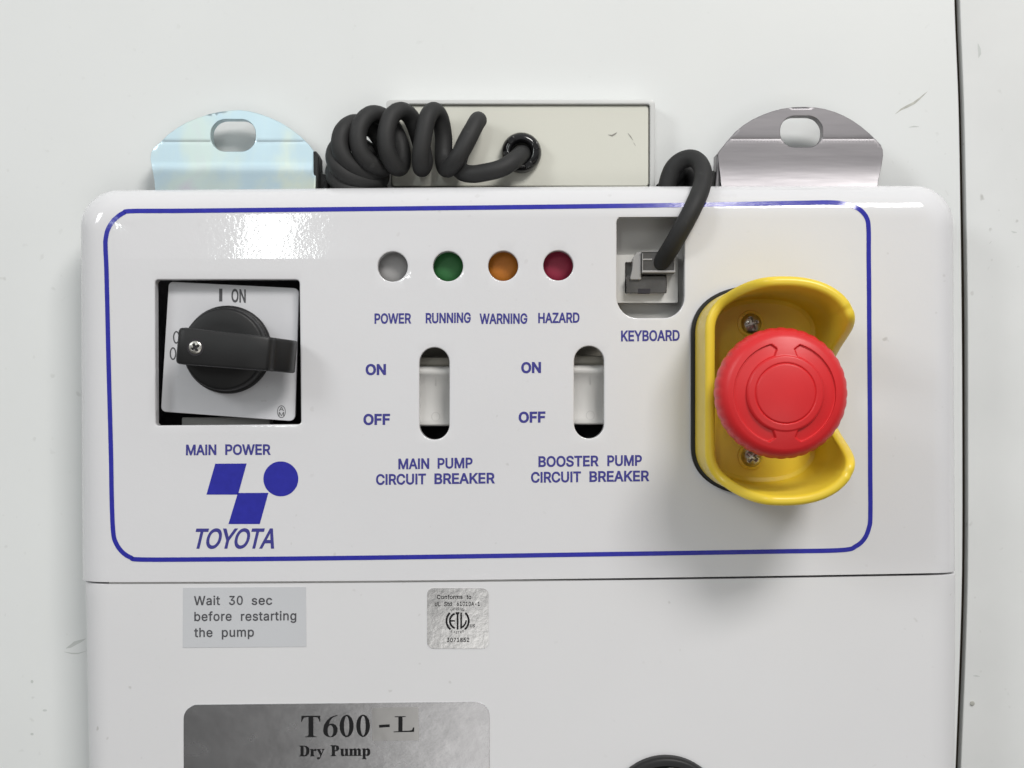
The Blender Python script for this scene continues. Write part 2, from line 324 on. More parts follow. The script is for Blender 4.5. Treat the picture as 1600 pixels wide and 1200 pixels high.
GLYPHS = """A|480|16 0 201 509 276 509 463 0 395 0 287 302 264 372 232 478 245 478 213 371 191 302 85 0/110 142 110 199 370 199 370 142;B|456|60 0 60 509 241 509 274 507 304 501 329 491 350 477 367 461 381 442 390 421 396 398 398 374 397 353 393 336 387 320 356 286 315 267 315 262 331 260 347 254 363 245 378 234 391 220 402 203 411 184 416 161 418 136 416 111 410 88 400 67 386 48 368 31 344 18 317 8 284 2 247 0/125 57 245 57 281 60 309 67 330 80 344 96 353 115 355 137 354 153 350 169 342 184 333 197 320 209 306 218 289 225 269 229 248 231 125 231/125 285 238 285 288 296 302 304 314 314 323 326 330 340 335 355 336 372 333 393 326 412 313 429 294 442 270 449 240 452 125 452;C|510|267 -7 225 -3 186 7 150 25 119 49 92 79 70 115 53 157 44 203 40 254 44 305 53 352 70 393 92 429 119 459 150 484 186 501 225 512 267 516 340 504 362 496 383 485 402 471 419 456 435 438 448 418 459 397 467 373 473 348 408 348 389 395 357 428 315 449 267 456 237 453 209 445 184 432 161 414 141 391 125 364 113 332 106 295 103 254 106 213 113 177 125 145 141 117 161 94 184 76 210 63 237 56 267 53 315 60 357 81 389 114 408 160 473 160 467 135 459 112 448 91 435 71 420 53 402 38 383 24 363 13 341 5 317 -2 293 -6;D|502|219 0 96 0 96 57 215 57 254 60 288 68 318 81 343 99 363 122 379 149 390 181 397 216 399 255 397 294 390 329 379 361 364 388 344 410 320 428 291 441 258 449 221 452 93 452 93 509 225 509 273 505 315 495 353 478 385 455 412 426 433 391 449 351 458 306 462 255 458 205 449 159 433 119 411 83 384 54 351 31 312 14 268 3/125 509 125 0 60 0 60 509;E|419|60 0 60 509 372 509 372 452 125 452 125 286 355 286 355 229 125 229 125 57 375 57 375 0;F|410|60 0 60 509 369 509 369 452 125 452 125 278 346 278 346 221 125 221 125 0;G|520|269 -7 225 -3 185 7 149 25 118 49 91 79 69 116 53 157 43 203 40 254 43 305 53 352 69 393 91 429 117 459 149 484 184 501 223 512 265 516 291 514 316 510 340 504 363 494 384 483 403 469 421 453 436 436 449 416 460 395 468 373 474 349 408 349 387 393 356 427 315 448 265 456 236 453 209 445 183 432 160 414 141 392 125 364 113 332 106 295 103 254 106 213 113 177 125 145 141 117 161 95 184 76 210 63 238 56 269 53 296 55 322 61 345 71 365 85 382 102 396 123 407 147 413 173 415 202 434 199 283 199 283 256 478 256 478 200 475 160 466 124 451 91 431 62 406 38 377 19 344 5 308 -4;H|517|60 0 60 509 125 509 125 289 392 289 392 509 457 509 457 0 392 0 392 232 125 232 125 0;I|300|31 0 31 57 118 57 118 452 31 452 31 509 269 509 269 452 183 452 183 57 269 57 269 0;K|467|104 145 104 216 139 261 174 303 212 344 364 509 448 509 231 276 228 276/60 0 60 509 125 509 125 334 124 225 125 193 125 0/372 0 188 259 228 309 449 0;L|393|60 0 60 509 125 509 125 57 361 57 361 0;M|628|60 0 60 509 152 509 277 187 287 159 299 123 311 84 322 49 307 49 318 83 330 121 342 158 352 187 476 509 568 509 568 0 504 0 504 291 504 327 505 369 506 413 507 457 513 457 498 409 482 363 467 322 456 291 342 0 286 0 170 291 159 321 145 361 129 408 112 457 119 457 120 416 121 372 122 328 122 291 122 0;N|523|60 0 60 509 136 509 343 183 363 151 388 107 414 55 405 54 401 108 399 157 399 195 399 509 463 509 463 0 387 0 202 290 177 331 148 381 108 452 119 454 122 384 124 328 125 291 125 0;O|533|267 -7 225 -3 186 7 150 25 119 49 92 79 70 115 53 157 44 203 40 254 44 305 53 352 70 393 92 429 119 459 150 484 186 501 225 512 267 516 309 512 348 501 384 484 415 459 442 429 464 393 480 352 490 305 493 254 490 203 480 157 464 115 442 79 415 49 384 25 348 7 309 -3/267 53 296 55 324 63 349 76 372 94 392 116 408 144 420 176 428 213 430 254 428 295 420 332 408 365 392 392 372 415 349 433 324 446 296 453 267 456 237 453 210 445 184 433 161 415 142 392 125 364 113 332 106 295 103 254 106 213 113 176 125 144 142 117 161 94 184 76 210 63 237 55;P|445|60 0 60 509 235 509 272 506 305 499 332 487 356 471 375 452 390 430 400 404 407 377 409 348 407 318 400 291 390 265 375 243 356 223 332 207 305 195 272 188 235 186 109 186 109 242 233 242 257 244 279 248 297 256 312 266 324 279 333 294 339 310 343 328 344 348 343 367 339 385 333 402 324 416 312 428 297 439 279 446 257 451 232 452 125 452 125 0;R|449|60 0 60 509 236 509 273 506 305 500 333 489 356 473 376 455 390 433 401 408 407 381 409 352 407 323 401 296 390 271 376 250 356 232 333 217 305 206 273 200 236 198 96 198 96 255 234 255 258 256 280 260 298 267 313 276 325 287 334 300 340 316 344 333 345 352 344 371 340 389 334 405 325 419 313 430 298 440 279 446 258 451 233 452 125 452 125 0/353 0 230 229 303 229 428 0;S|447|224 -9 188 -7 156 -1 128 9 102 23 81 40 64 60 51 83 42 109 38 137 104 137 108 118 114 102 123 88 136 76 150 66 166 59 224 49 246 50 267 54 286 60 303 69 317 79 329 92 338 106 344 122 346 139 344 154 340 168 332 179 296 205 245 222 184 239 145 253 112 269 86 289 67 313 56 341 52 372 54 400 62 425 75 448 92 468 113 484 138 498 165 508 195 514 227 516 259 514 289 508 316 498 340 484 360 468 377 449 390 427 398 403 401 378 337 378 332 402 320 421 302 437 280 449 254 456 225 459 204 457 185 454 167 448 152 440 139 430 129 418 121 405 117 391 115 376 117 359 122 345 131 334 169 308 212 293 264 279 312 264 359 238 395 198 402 180 407 161 408 139 406 112 399 87 386 64 370 43 349 25 323 11 294 0 261 -7;T|449|32 452 32 509 417 509 417 452 257 452 257 0 193 0 193 452;U|517|259 -8 220 -6 186 2 154 15 126 33 103 55 85 80 71 108 63 140 60 173 60 509 124 509 124 178 126 155 132 133 141 113 153 95 169 80 187 68 208 59 232 53 259 52 285 53 309 59 331 68 349 80 364 95 377 113 385 133 391 155 393 178 393 509 457 509 457 173 454 140 446 108 433 80 414 55 391 33 363 15 332 2 297 -6;W|686|155 0 16 509 82 509 163 196 175 145 187 94 197 40 189 40 200 94 211 145 224 196 306 509 380 509 462 196 474 145 486 94 497 40 488 40 499 94 510 145 523 196 603 509 670 509 530 0 455 0 368 323 351 391 336 475 350 475 335 395 318 323 230 0;Y|472|203 0 203 208 16 509 91 509 192 344 222 292 250 230 224 230 251 293 280 344 381 509 455 509 268 208 268 0;Z|438|42 0 42 46 273 385 306 431 341 476 348 454 285 452 223 452 40 452 40 509 397 509 397 462 169 129 134 81 97 33 90 54 152 57 214 57 399 57 399 0;J|396|185 -7 143 -2 106 11 75 33 52 63 38 100 33 145 33 173 98 173 98 145 100 117 108 93 122 74 139 61 160 53 185 50 209 53 230 61 248 74 261 93 269 117 272 145 272 509 336 509 336 145 332 100 318 63 294 33 263 11 227 -2;0|453|227 -7 191 -3 158 7 130 24 105 48 85 77 69 113 57 155 50 202 48 254 50 306 57 353 69 395 85 431 106 461 130 484 159 502 191 512 227 516 262 512 295 502 323 484 348 461 368 431 384 395 396 353 403 306 405 254 403 202 396 155 384 113 368 77 348 48 323 24 295 7 263 -3/227 50 250 52 271 60 290 74 306 92 320 116 330 144 338 176 342 213 344 254 342 295 338 332 330 365 320 393 306 416 290 435 271 449 250 457 227 460 203 457 182 449 163 435 147 416 134 393 123 365 115 332 111 295 109 254 111 213 115 176 123 144 134 116 147 92 163 74 182 60 203 52;1|453|76 0 76 55 391 55 391 0/276 509 276 0 212 0 212 448 209 448 86 358 86 427 198 509;2|453|64 0 64 47 234 229 282 282 311 327 320 371 319 389 315 405 308 419 298 431 287 441 273 449 224 460 205 458 188 454 172 447 159 438 148 427 139 413 132 398 128 381 127 362 66 362 68 391 75 418 86 442 102 464 121 482 143 496 168 507 196 513 225 516 254 513 281 507 306 497 328 482 346 465 361 445 372 423 379 398 381 372 371 318 336 259 267 180 153 60 153 57 389 57 389 0;3|453|218 -7 188 -5 159 1 133 10 108 22 88 38 70 57 57 79 48 104 44 132 109 132 112 115 118 100 126 87 137 76 150 66 165 59 219 50 275 61 291 69 304 80 315 93 323 108 328 125 329 145 328 163 323 180 316 196 306 211 292 223 275 234 254 241 229 246 201 248 157 248 157 299 288 448 288 452 70 452 70 509 372 509 372 461 211 278 211 289 247 290 279 286 308 276 333 262 354 244 371 222 383 198 391 173 393 145 390 116 383 90 370 66 354 45 333 27 309 12 281 2 251 -5;4|453|40 105 40 158 247 509 311 509 109 166 109 163 413 163 413 105/282 0 282 121 282 146 282 318 343 318 343 0;5|453|221 -7 192 -5 165 1 140 11 118 25 99 41 83 60 71 82 63 105 60 130 122 130 125 115 130 102 138 89 173 60 221 50 241 51 259 56 276 64 291 75 304 89 314 104 322 122 326 141 328 162 326 183 321 203 314 221 303 237 290 251 275 262 257 270 238 275 218 277 167 268 128 246 67 253 96 509 366 509 366 452 151 452 134 301 136 301 178 325 229 334 252 332 274 328 294 321 313 311 330 299 345 285 358 269 370 251 379 231 386 210 390 187 391 163 388 132 381 102 369 76 352 52 332 32 309 15 282 3 253 -4;6|453|226 -7 196 -4 168 3 142 15 119 31 100 51 84 74 73 101 66 130 64 162 65 187 71 212 80 239 137 340 252 509 322 509 151 261 145 261 165 288 196 307 235 314 265 312 291 305 316 295 337 280 355 262 370 240 380 215 387 187 389 157 387 127 379 98 368 73 352 50 333 30 310 14 284 3 257 -4/226 48 245 50 263 55 279 63 293 73 304 86 314 101 322 119 326 137 327 157 326 178 322 196 314 213 304 228 293 241 279 251 263 259 245 264 226 265 207 264 190 259 174 252 160 241 148 229 138 214 131 197 126 179 125 158 126 138 131 119 138 102 148 86 160 73 174 63 190 55 207 50;7|453|97 0 323 448 323 452 62 452 62 509 391 509 391 449 165 0;8|453|226 -7 193 -5 163 1 136 11 111 25 91 42 74 62 62 84 54 109 52 135 53 156 58 176 65 195 75 212 87 228 101 241 117 252 134 260 153 265 153 267 129 276 109 289 93 308 80 330 73 354 70 380 73 405 79 429 90 450 106 469 124 485 146 498 170 508 197 514 226 516 255 514 282 508 306 498 328 485 346 469 361 450 373 429 379 405 382 380 379 354 372 330 359 308 343 289 323 276 300 267 300 265 319 260 335 252 351 241 365 228 377 212 387 195 395 176 399 156 401 135 398 109 391 84 378 62 362 42 341 25 317 11 289 1 259 -5/226 49 248 50 267 54 285 60 300 69 313 79 323 91 331 106 335 121 337 139 335 157 330 173 322 189 312 202 298 213 283 223 265 230 247 234 226 235 206 234 187 230 169 223 154 213 140 202 130 189 122 173 117 157 115 139 117 121 121 106 129 91 139 79 152 69 167 60 185 54 205 50/226 290 274 300 287 308 298 318 307 330 314 344 318 359 319 376 318 392 314 407 308 420 299 432 288 442 275 449 226 460 177 449 164 442 153 432 145 420 138 407 134 392 133 376 134 359 138 344 145 330 154 318 165 308 178 300;9|453|226 516 256 513 285 506 310 494 333 478 352 458 368 434 380 408 387 378 389 347 387 322 382 296 373 270 315 168 200 0 130 0 301 248 307 248 287 221 257 202 218 195 188 197 161 203 137 214 116 229 98 247 83 269 72 294 66 321 64 352 66 382 73 411 85 436 101 459 120 479 143 494 168 506 196 513/226 460 207 459 190 454 174 446 160 435 148 423 138 407 131 390 127 372 125 352 127 331 131 313 138 295 148 280 160 268 174 257 190 250 207 245 226 243 245 245 263 249 279 257 293 267 305 280 314 295 322 312 326 330 327 350 326 371 322 390 314 407 305 422 293 435 279 446 263 454 245 459;-|453|337 244 337 188 114 188 114 244;a|389|160 -9 137 -7 115 -3 94 5 76 15 60 29 48 45 38 63 32 84 30 108 32 128 36 146 43 161 53 174 64 184 78 193 125 211 178 220 234 227 265 235 271 240 274 246 276 255 276 257 267 297 240 322 196 331 149 322 118 301 100 274 41 291 51 313 64 331 79 346 95 358 114 368 133 375 194 384 239 379 286 360 300 350 312 336 322 320 330 301 335 278 337 251 337 0 277 0 277 52 272 52 252 25 215 1/170 45 192 47 211 51 228 59 242 68 254 80 263 93 270 108 274 122 276 138 276 190 259 182 231 176 200 171 175 168 134 159 103 139 97 130 93 118 92 105 102 72 130 52;b|424|229 -8 208 -7 189 -3 172 4 138 31 118 59 112 59 112 0 53 0 53 509 114 509 114 319 118 319 137 346 171 373 188 379 207 383 229 384 259 382 287 374 313 361 335 342 354 320 370 293 381 261 388 227 390 189 388 151 381 116 370 84 355 57 336 34 313 16 288 3 260 -6/220 47 242 49 262 55 279 66 294 80 306 97 316 117 323 139 327 163 328 189 327 215 323 239 316 261 307 281 295 298 280 311 262 322 243 328 220 330 198 328 178 322 161 312 147 299 134 282 125 263 118 241 114 216 113 189 114 162 118 138 125 115 135 95 147 78 162 65 179 55 198 49;c|396|207 -8 174 -5 144 3 117 16 93 35 72 58 56 85 44 116 37 150 34 187 37 225 44 260 56 291 72 318 93 341 117 360 144 374 174 382 207 384 260 377 305 356 340 322 362 277 303 262 290 289 270 311 242 325 207 330 184 328 163 321 145 310 130 296 118 278 108 258 102 236 98 212 96 187 98 163 102 139 108 117 118 97 130 80 145 66 163 55 184 49 207 46 243 52 271 66 292 89 304 117 363 102 341 56 306 21 261 -1;d|424|195 -8 165 -6 137 3 111 16 89 34 70 57 55 84 43 116 36 151 34 189 36 227 43 261 55 293 70 320 89 342 112 361 137 374 165 382 196 384 218 383 237 379 253 373 287 346 306 319 311 319 311 509 372 509 372 0 313 0 313 59 307 59 287 31 252 4 236 -3 217 -7/205 47 226 49 246 55 263 65 278 78 290 95 299 115 306 138 310 162 312 189 310 216 306 241 300 263 290 282 278 299 263 312 246 322 227 328 205 330 182 328 162 322 145 311 130 298 118 281 108 261 102 239 98 215 96 189 98 163 102 139 109 117 118 97 130 80 145 66 162 55 182 49;e|404|212 -8 177 -5 145 3 117 16 92 35 72 58 56 85 44 116 37 150 34 187 36 224 44 258 55 290 71 317 91 340 115 359 142 373 172 382 205 384 266 374 285 366 303 355 319 341 334 324 347 305 357 282 365 256 370 227 371 194 371 169 75 169 75 221 338 221 310 202 308 226 304 248 298 269 288 286 277 301 263 314 246 323 227 328 205 330 183 328 164 323 146 313 131 301 119 286 109 270 102 251 97 231 96 211 96 178 98 151 102 127 110 106 121 88 135 73 151 61 169 53 190 48 212 46 254 53 285 73 306 105 365 91 358 72 348 55 335 39 320 26 302 14 283 4 261 -3 237 -7;f|254|228 379 228 327 6 327 6 379/81 0 81 432 82 452 87 470 96 486 107 499 120 510 135 519 187 530 222 527 243 521 227 468 215 472 195 474 178 472 164 468 154 460 147 449 143 435 142 419 142 0;g|425|207 -151 180 -149 156 -146 134 -140 82 -110 51 -69 101 -41 122 -66 154 -88 207 -97 236 -95 261 -87 282 -75 298 -58 308 -34 311 -6 311 68 306 68 287 41 252 16 236 10 217 6 195 5 165 7 138 14 113 27 90 43 71 65 55 90 43 120 36 154 34 191 36 229 43 263 55 293 71 320 90 342 112 361 138 374 166 382 196 384 218 383 237 379 253 373 288 346 308 319 313 319 313 379 372 379 372 -9 370 -40 363 -67 350 -90 334 -109 314 -124 291 -136 265 -144 237 -149/205 59 227 61 246 66 264 75 278 87 290 103 300 121 307 142 311 166 312 193 311 219 307 242 300 264 291 283 279 299 264 312 247 322 227 328 205 330 182 328 163 322 145 312 130 298 118 282 109 262 102 241 98 218 96 193 98 167 102 144 109 123 118 104 131 88 145 76 163 66 183 61;h|410|114 227 114 0 53 0 53 509 114 509 114 287 102 287 116 319 132 344 152 362 175 374 200 382 227 384 252 383 275 377 295 369 313 356 328 340 341 321 350 298 355 271 357 240 357 0 296 0 296 235 293 263 286 286 273 304 256 318 235 326 210 329 192 328 176 324 161 317 147 308 136 297 126 283 119 266 115 248;i|167|53 0 53 379 114 379 114 0/84 443 73 444 63 448 54 455 47 463 43 472 41 483 43 494 47 504 54 512 63 518 73 522 84 524 95 522 105 518 114 512 121 504 125 494 126 483 125 472 121 463 114 455 105 448 95 444;m|610|53 0 53 379 112 379 112 295 108 295 114 314 122 331 132 346 172 376 219 386 245 383 268 375 287 361 303 342 314 320 321 295 312 295 318 312 326 329 337 343 381 375 437 386 458 385 478 380 497 372 514 361 529 346 541 328 550 307 555 283 557 255 557 0 496 0 496 254 493 279 485 298 473 313 456 323 438 329 419 330 402 329 387 326 374 320 345 290 335 247 335 0 274 0 274 260 272 280 265 297 253 311 238 322 220 328 199 330 158 320 145 312 135 302 126 289 119 274 115 257 114 238 114 0;n|410|114 227 114 0 53 0 53 379 112 379 112 287 102 287 116 319 132 344 152 362 175 374 200 382 227 384 252 383 275 377 295 369 313 356 328 340 341 321 350 298 355 271 357 240 357 0 296 0 296 235 293 263 286 286 273 304 256 318 235 326 210 329 192 328 176 324 161 317 147 308 136 297 126 283 119 266 115 248;o|415|207 -8 174 -5 144 3 117 16 93 35 72 58 56 85 44 116 37 150 34 187 37 225 44 260 56 291 72 318 93 341 117 360 144 374 174 382 207 384 241 382 271 374 299 360 323 341 343 318 359 291 371 260 379 225 381 187 379 150 371 116 359 85 343 58 323 35 299 16 271 3 241 -5/207 46 231 49 252 55 270 66 285 80 298 97 307 117 314 139 318 163 319 187 318 212 314 236 307 258 298 278 285 296 270 310 252 321 231 328 207 330 184 328 163 321 145 310 130 296 118 278 108 258 102 236 98 212 96 187 98 163 102 139 108 117 118 97 130 80 145 66 163 55 184 49;p|424|53 -143 53 379 112 379 112 319 118 319 137 346 171 373 188 379 207 383 229 384 259 382 287 374 313 361 335 342 354 320 370 293 381 261 388 227 390 189 388 151 381 116 370 84 355 57 336 34 313 16 288 3 260 -6 229 -8 208 -7 189 -3 173 4 138 31 118 59 114 59 114 -143/220 47 242 49 262 55 279 66 294 80 306 97 316 117 323 139 327 163 328 189 327 215 323 239 316 261 307 281 295 298 280 311 262 322 243 328 220 330 198 328 178 322 161 312 147 299 134 282 125 263 118 241 114 216 113 189 114 162 118 138 125 115 135 95 147 78 162 65 179 55 198 49;r|259|53 0 53 379 112 379 112 321 115 321 124 339 137 354 152 367 171 377 191 383 213 385 229 384 243 384 243 322 230 324 207 326 190 324 174 321 159 315 146 306 135 296 126 284 119 269 115 254 114 237 114 0;s|365|182 -8 157 -7 133 -3 112 3 93 12 76 24 62 38 50 54 41 73 36 94 94 107 101 87 111 72 124 60 141 52 160 47 181 45 206 47 227 53 244 62 258 74 265 88 268 103 266 115 262 126 254 136 243 144 229 150 212 155 149 170 118 180 92 192 72 208 58 227 50 249 47 274 49 295 55 314 65 332 79 347 95 360 115 370 137 378 161 383 187 384 212 383 234 379 254 372 271 363 286 352 299 339 324 290 268 277 262 291 254 304 243 316 228 325 210 331 187 333 166 331 147 326 131 317 119 305 111 292 109 277 110 264 115 253 124 243 172 223 229 209 261 200 287 187 306 171 320 153 328 131 331 107 329 85 323 65 312 47 298 31 281 18 260 6 236 -2 210 -7;t|227|204 379 204 327 6 327 6 379/65 471 126 471 126 98 127 83 130 70 136 61 144 55 156 51 170 50 185 51 202 54 213 2 192 -3 168 -4 138 -1 113 7 92 21 77 41 68 64 65 93;u|410|182 -5 158 -3 135 2 115 11 97 23 82 39 69 59 60 82 54 109 53 139 53 379 114 379 114 144 116 117 124 94 137 75 154 61 175 53 200 50 218 51 234 55 249 62 263 71 274 83 283 97 290 113 295 132 296 153 296 379 357 379 357 0 298 0 298 92 307 92 294 60 277 35 257 17 234 5 209 -3;v|389|163 0 17 379 84 379 165 155 187 87 206 21 184 21 203 87 224 155 305 379 371 379 226 0;w|567|138 0 23 379 87 379 133 214 154 137 175 41 165 41 186 135 206 214 252 379 316 379 362 214 382 136 402 41 391 41 413 135 434 214 480 379 545 379 429 0 368 0 319 172 305 225 291 280 277 338 291 338 277 280 263 225 248 172 199 0"""
# ---------------------------------------------------------------- lettering (outlines drawn as polygons)
GL = {}
for part in GLYPHS.split(';'):
    ch, adv, cs = part.split('|')
    cont = []
    for q in cs.split('/'):
        n = [int(x) for x in q.split()]; cont.append(list(zip(n[::2], n[1::2])))
    GL[ch] = (int(adv), cont)
GL['I'] = (185, [[(60, 0), (60, 509), (125, 509), (125, 0)]])
CAPH = 509.0
def ell(cx, cy, rx, ry, n=28, d=1): return [(cx+rx*math.cos(d*2*math.pi*i/n), cy+ry*math.sin(d*2*math.pi*i/n)) for i in range(n)]
# heavy serif letters, cap height 100, clockwise outside and counter-clockwise holes
SG = {
 'T': (100, [[(2,100),(98,100),(99,72),(95,72),(91,84),(83,92),(72,94),(63,94),(63,12),(65,6),(72,3),(79,3),(79,0),(21,0),(21,3),(29,3),(36,6),(38,12),(38,94),(28,94),(17,92),(9,84),(5,72),(1,72)]]),
 '0': (74, [ell(35,49,32,52,32,-1), ell(35,49,12,46,28,1)]),
 '6': (74, [[(64,101),(50,98),(35,91),(20,77),(9,58),(4,36),(6,17),(15,4),(30,-2),(46,-1),(59,9),(65,24),(65,40),(58,54),(47,61),(36,61),(29,58),(33,74),(42,87),(53,94),(65,98)], ell(35,28,12,27,24,-1)]),
 '-': (60, [[(4,36),(4,27),(56,27),(56,36)]]),
 'L': (88, [[(10,100),(52,100),(52,95),(40,94),(40,8),(66,8),(76,12),(80,28),(85,28),(84,0),(6,0),(6,5),(24,6),(24,94),(10,95)]]),
 'D': (96, [[(3,100),(45,100),(66,97),(82,87),(91,70),(92,50),(90,30),(81,13),(66,3),(45,0),(3,0),(3,4),(12,6),(15,12),(15,88),(12,94),(3,96)], [(40,94),(40,8),(50,7),(60,15),(65,30),(66,50),(65,70),(60,85),(50,93)]]),
 'P': (84, [[(3,100),(44,100),(62,97),(74,88),(78,72),(74,57),(62,48),(44,45),(40,45),(40,12),(43,6),(53,4),(53,0),(3,0),(3,4),(12,6),(15,12),(15,88),(12,94),(3,96)], [(40,94),(40,51),(46,52),(51,60),(53,72),(51,85),(46,93)]]),
 'r': (62, [[(3,66),(33,66),(33,54),(42,65),(50,69),(58,66),(60,56),(57,49),(50,47),(43,51),(36,52),(34,46),(34,12),(37,5),(45,3),(45,0),(3,0),(3,3),(9,6),(11,12),(11,54),(9,61),(3,63)]]),
 'y': (70, [[(1,66),(36,66),(36,63),(30,60),(31,55),(44,24),(54,52),(53,60),(46,63),(46,66),(69,66),(69,63),(62,58),(37,-6),(29,-22),(18,-30),(8,-29),(4,-22),(6,-14),(14,-11),(21,-14),(26,-15),(33,-3),(35,2),(8,55),(5,61),(1,63)]]),
 'u': (78, [[(3,66),(32,66),(32,18),(35,9),(42,9),(49,16),(49,54),(47,61),(41,63),(41,66),(71,66),(71,12),(73,6),(78,4),(78,0),(49,0),(49,9),(39,0),(28,-2),(16,2),(10,14),(10,54),(8,61),(3,63)]]),
 'm': (114, [[(3,66),(32,66),(32,57),(42,66),(53,69),(62,66),(68,56),(79,66),(90,69),(101,64),(106,52),(106,12),(108,5),(113,3),(113,0),(77,0),(77,3),(82,5),(84,12),(84,48),(82,56),(76,57),(70,50),(70,12),(72,5),(77,3),(77,0),(40,0),(40,3),(45,5),(47,12),(47,48),(45,56),(39,57),(33,50),(33,12),(35,5),(40,3),(40,0),(3,0),(3,3),(9,6),(11,12),(11,54),(9,61),(3,63)]]),
 'p': (80, [[(3,66),(33,66),(33,56),(41,65),(52,69),(65,65),(74,52),(76,34),(73,15),(64,2),(51,-2),(41,1),(34,8),(34,-18),(37,-26),(44,-28),(44,-31),(3,-31),(3,-28),(9,-26),(11,-18),(11,54),(9,61),(3,63)], [(34,50),(34,16),(40,7),(47,9),(51,20),(52,36),(50,50),(46,57),(40,57)]]),
}
def lay_text(s, font=GL, caph=CAPH, track=0.0, bold=0.0, xcond=1.0):
    """contours per glyph, normalised: x from 0 to 1 over the whole word, y in cap heights"""
    x = 0; gl = []
    for ch in s:
        adv, cont = font[ch]
        if bold:
            A = max(cont, key=lambda c: abs(area(c))); sg = 1 if area(A) > 0 else -1
            cont = [offset(c, bold*sg) for c in cont]
        gl.append([[(px + x, py) for px, py in c] for c in cont]); x += adv + track
    xs = [p[0] for g in gl for c in g for p in c]; a, b = min(xs), max(xs)
    return [[[((px-a)/(b-a), py/caph) for px, py in c] for c in g] for g in gl]
def fill(m, contours, tf):
    """fill by non-zero winding, so outlines may overlap"""
    pts = [p for c in contours for p in c]; edges = []; k = 0
    for c in contours:
        n = len(c); edges += [(k+a, k+(a+1) % n) for a in range(n)]; k += n
    V, _, F = delaunay_2d_cdt([Vector(p) for p in pts], edges, [], 0, 1e-7)[:3]
    def wind(p):
        w = 0
        for c in contours:
            for a in range(len(c)):
                q0, q1 = c[a-1], c[a]
                if (q0[1] <= p.y) != (q1[1] <= p.y):
                    x = q0[0] + (p.y-q0[1])/(q1[1]-q0[1])*(q1[0]-q0[0])
                    if x > p.x: w += 1 if q1[1] > q0[1] else -1
        return w
    ids = m.add([tf(v.x, v.y) for v in V])
    for f in F:
        c = sum((V[a] for a in f), Vector((0, 0)))/len(f)
        if wind(c) == 0: continue
        f = list(f)
        if area([(m.v[ids[a]][0], m.v[ids[a]][1]) for a in f]) < 0: f.reverse()
        m.face([ids[a] for a in f])
def word(m, s, x0, x1, yb0, yb1, cap, h=0.08, bold=22, track=0, shear=0, font=GL, caph=CAPH):
    for g in lay_text(s, font, caph, track, bold):
        def tf(u, v):
            px = x0 + (x1-x0)*u + shear*v*cap; py = yb0 + (yb1-yb0)*u - v*cap
            return P3(px, py, h)
        fill(m, g, tf)
def ribbon(m, pts_px, w, hf):
    """printed line of width w (px) along px points; hf(px, py) gives its height"""
    n = len(pts_px); L = []; R = []
    for i in range(n):
        a = pts_px[i-1]; b = pts_px[(i+1) % n]
        t = Vector((b[0]-a[0], b[1]-a[1])).normalized(); nx, ny = -t.y, t.x
        x, y = pts_px[i]
        for lst, s in ((L, 1), (R, -1)):
            qx, qy = x + nx*w/2*s, y + ny*w/2*s; lst.append(P3(qx, qy, hf(qx, qy)))
    a = m.add(L); b = m.add(R)
    for i in range(n):
        j = (i+1) % n; m.face((a[i], b[i], b[j], a[j]))
def screw(cx, cy, h, r, rise, m, ang=0.4):
    prof = [(r*.98, h-.6)] + [(r*math.cos(t), h + rise*math.sin(t)) for t in [i*math.pi/2/10 for i in range(10)]]
    prof = [(r*.98, h-.6), (r, h)] + [(r*(1-i/22), h + rise*math.sqrt(max(0, 1-(1-i/22)**2))) for i in range(1, 22)]
    def hf(rr, a):
        u = abs(rr*math.cos(a-ang)); v = abs(rr*math.sin(a-ang)); w = r*.15
        d = max(1 - sm(w*.7, w*1.3, u), 1 - sm(w*.7, w*1.3, v))*(1 - sm(r*.5, r*.66, rr))
        return -d*r*.42
    polar(m, cx, cy, prof, nt=72, hfun=hf)
# ================================================================ BACKGROUND: two cabinet panels with a dark gap
HB = -28.0
seam_l = [(1491.5, -120), (1491.8, 0), (1498, 160), (1501, 320), (1503, 480), (1504, 640), (1504, 860), (1501, 1000), (1493.5, 1200), (1488, 1330)]
seam_r = [(1499, -120), (1499.8, 0), (1506, 160), (1509.5, 320), (1512, 480), (1512.5, 640), (1512.5, 860), (1509.5, 1000), (1501.5, 1200), (1496, 1330)]
sl = spline([P(x, y, HB) for x, y in seam_l], 6); sr = spline([P(x, y, HB) for x, y in seam_r], 6)
wl = M(); wl.loft([[(-900, -700, HB-20), (900, -700, HB-20), (900, 700, HB-20), (-900, 700, HB-20)],
                   [(-900, -700, HB-4), (900, -700, HB-4), (900, 700, HB-4), (-900, 700, HB-4)]], True, True)
wl.build('wall', mat('dark_brown_gap', (0.055, 0.038, 0.025), rough=.8, var=.4, vscale=300), smooth=False, kind='structure')
tl = thing('cabinet_panel', (-40, -170, HB), 'wide white cabinet panel filling the background behind the pump, left of the dark gap', 'cabinet panel')
m = M()
top = (sl[0][0], 420); bot = (sl[-1][0], -420)
prism(m, [(-620, -420), bot] + sl[::-1] + [top, (-620, 420)], HB-3.6, HB, .4)
m.build('panel', DOOR, tl)
tr = thing('cabinet_panel', (250, -170, HB), 'narrow speckled white cabinet panel at the right edge beyond the dark gap', 'cabinet panel')
m = M(); prism(m, [(sr[-1][0], -420), (620, -420), (620, 420), (sr[0][0], 420)] + sr, HB-3.6, HB, .4)
m.build('panel', DOOR2, tr)
def blob(m, pts, h):
    q = [P(x, y, h) for x, y in pts]; ids = m.add([(x, y, h) for x, y in ccw(q)]); m.face(ids)
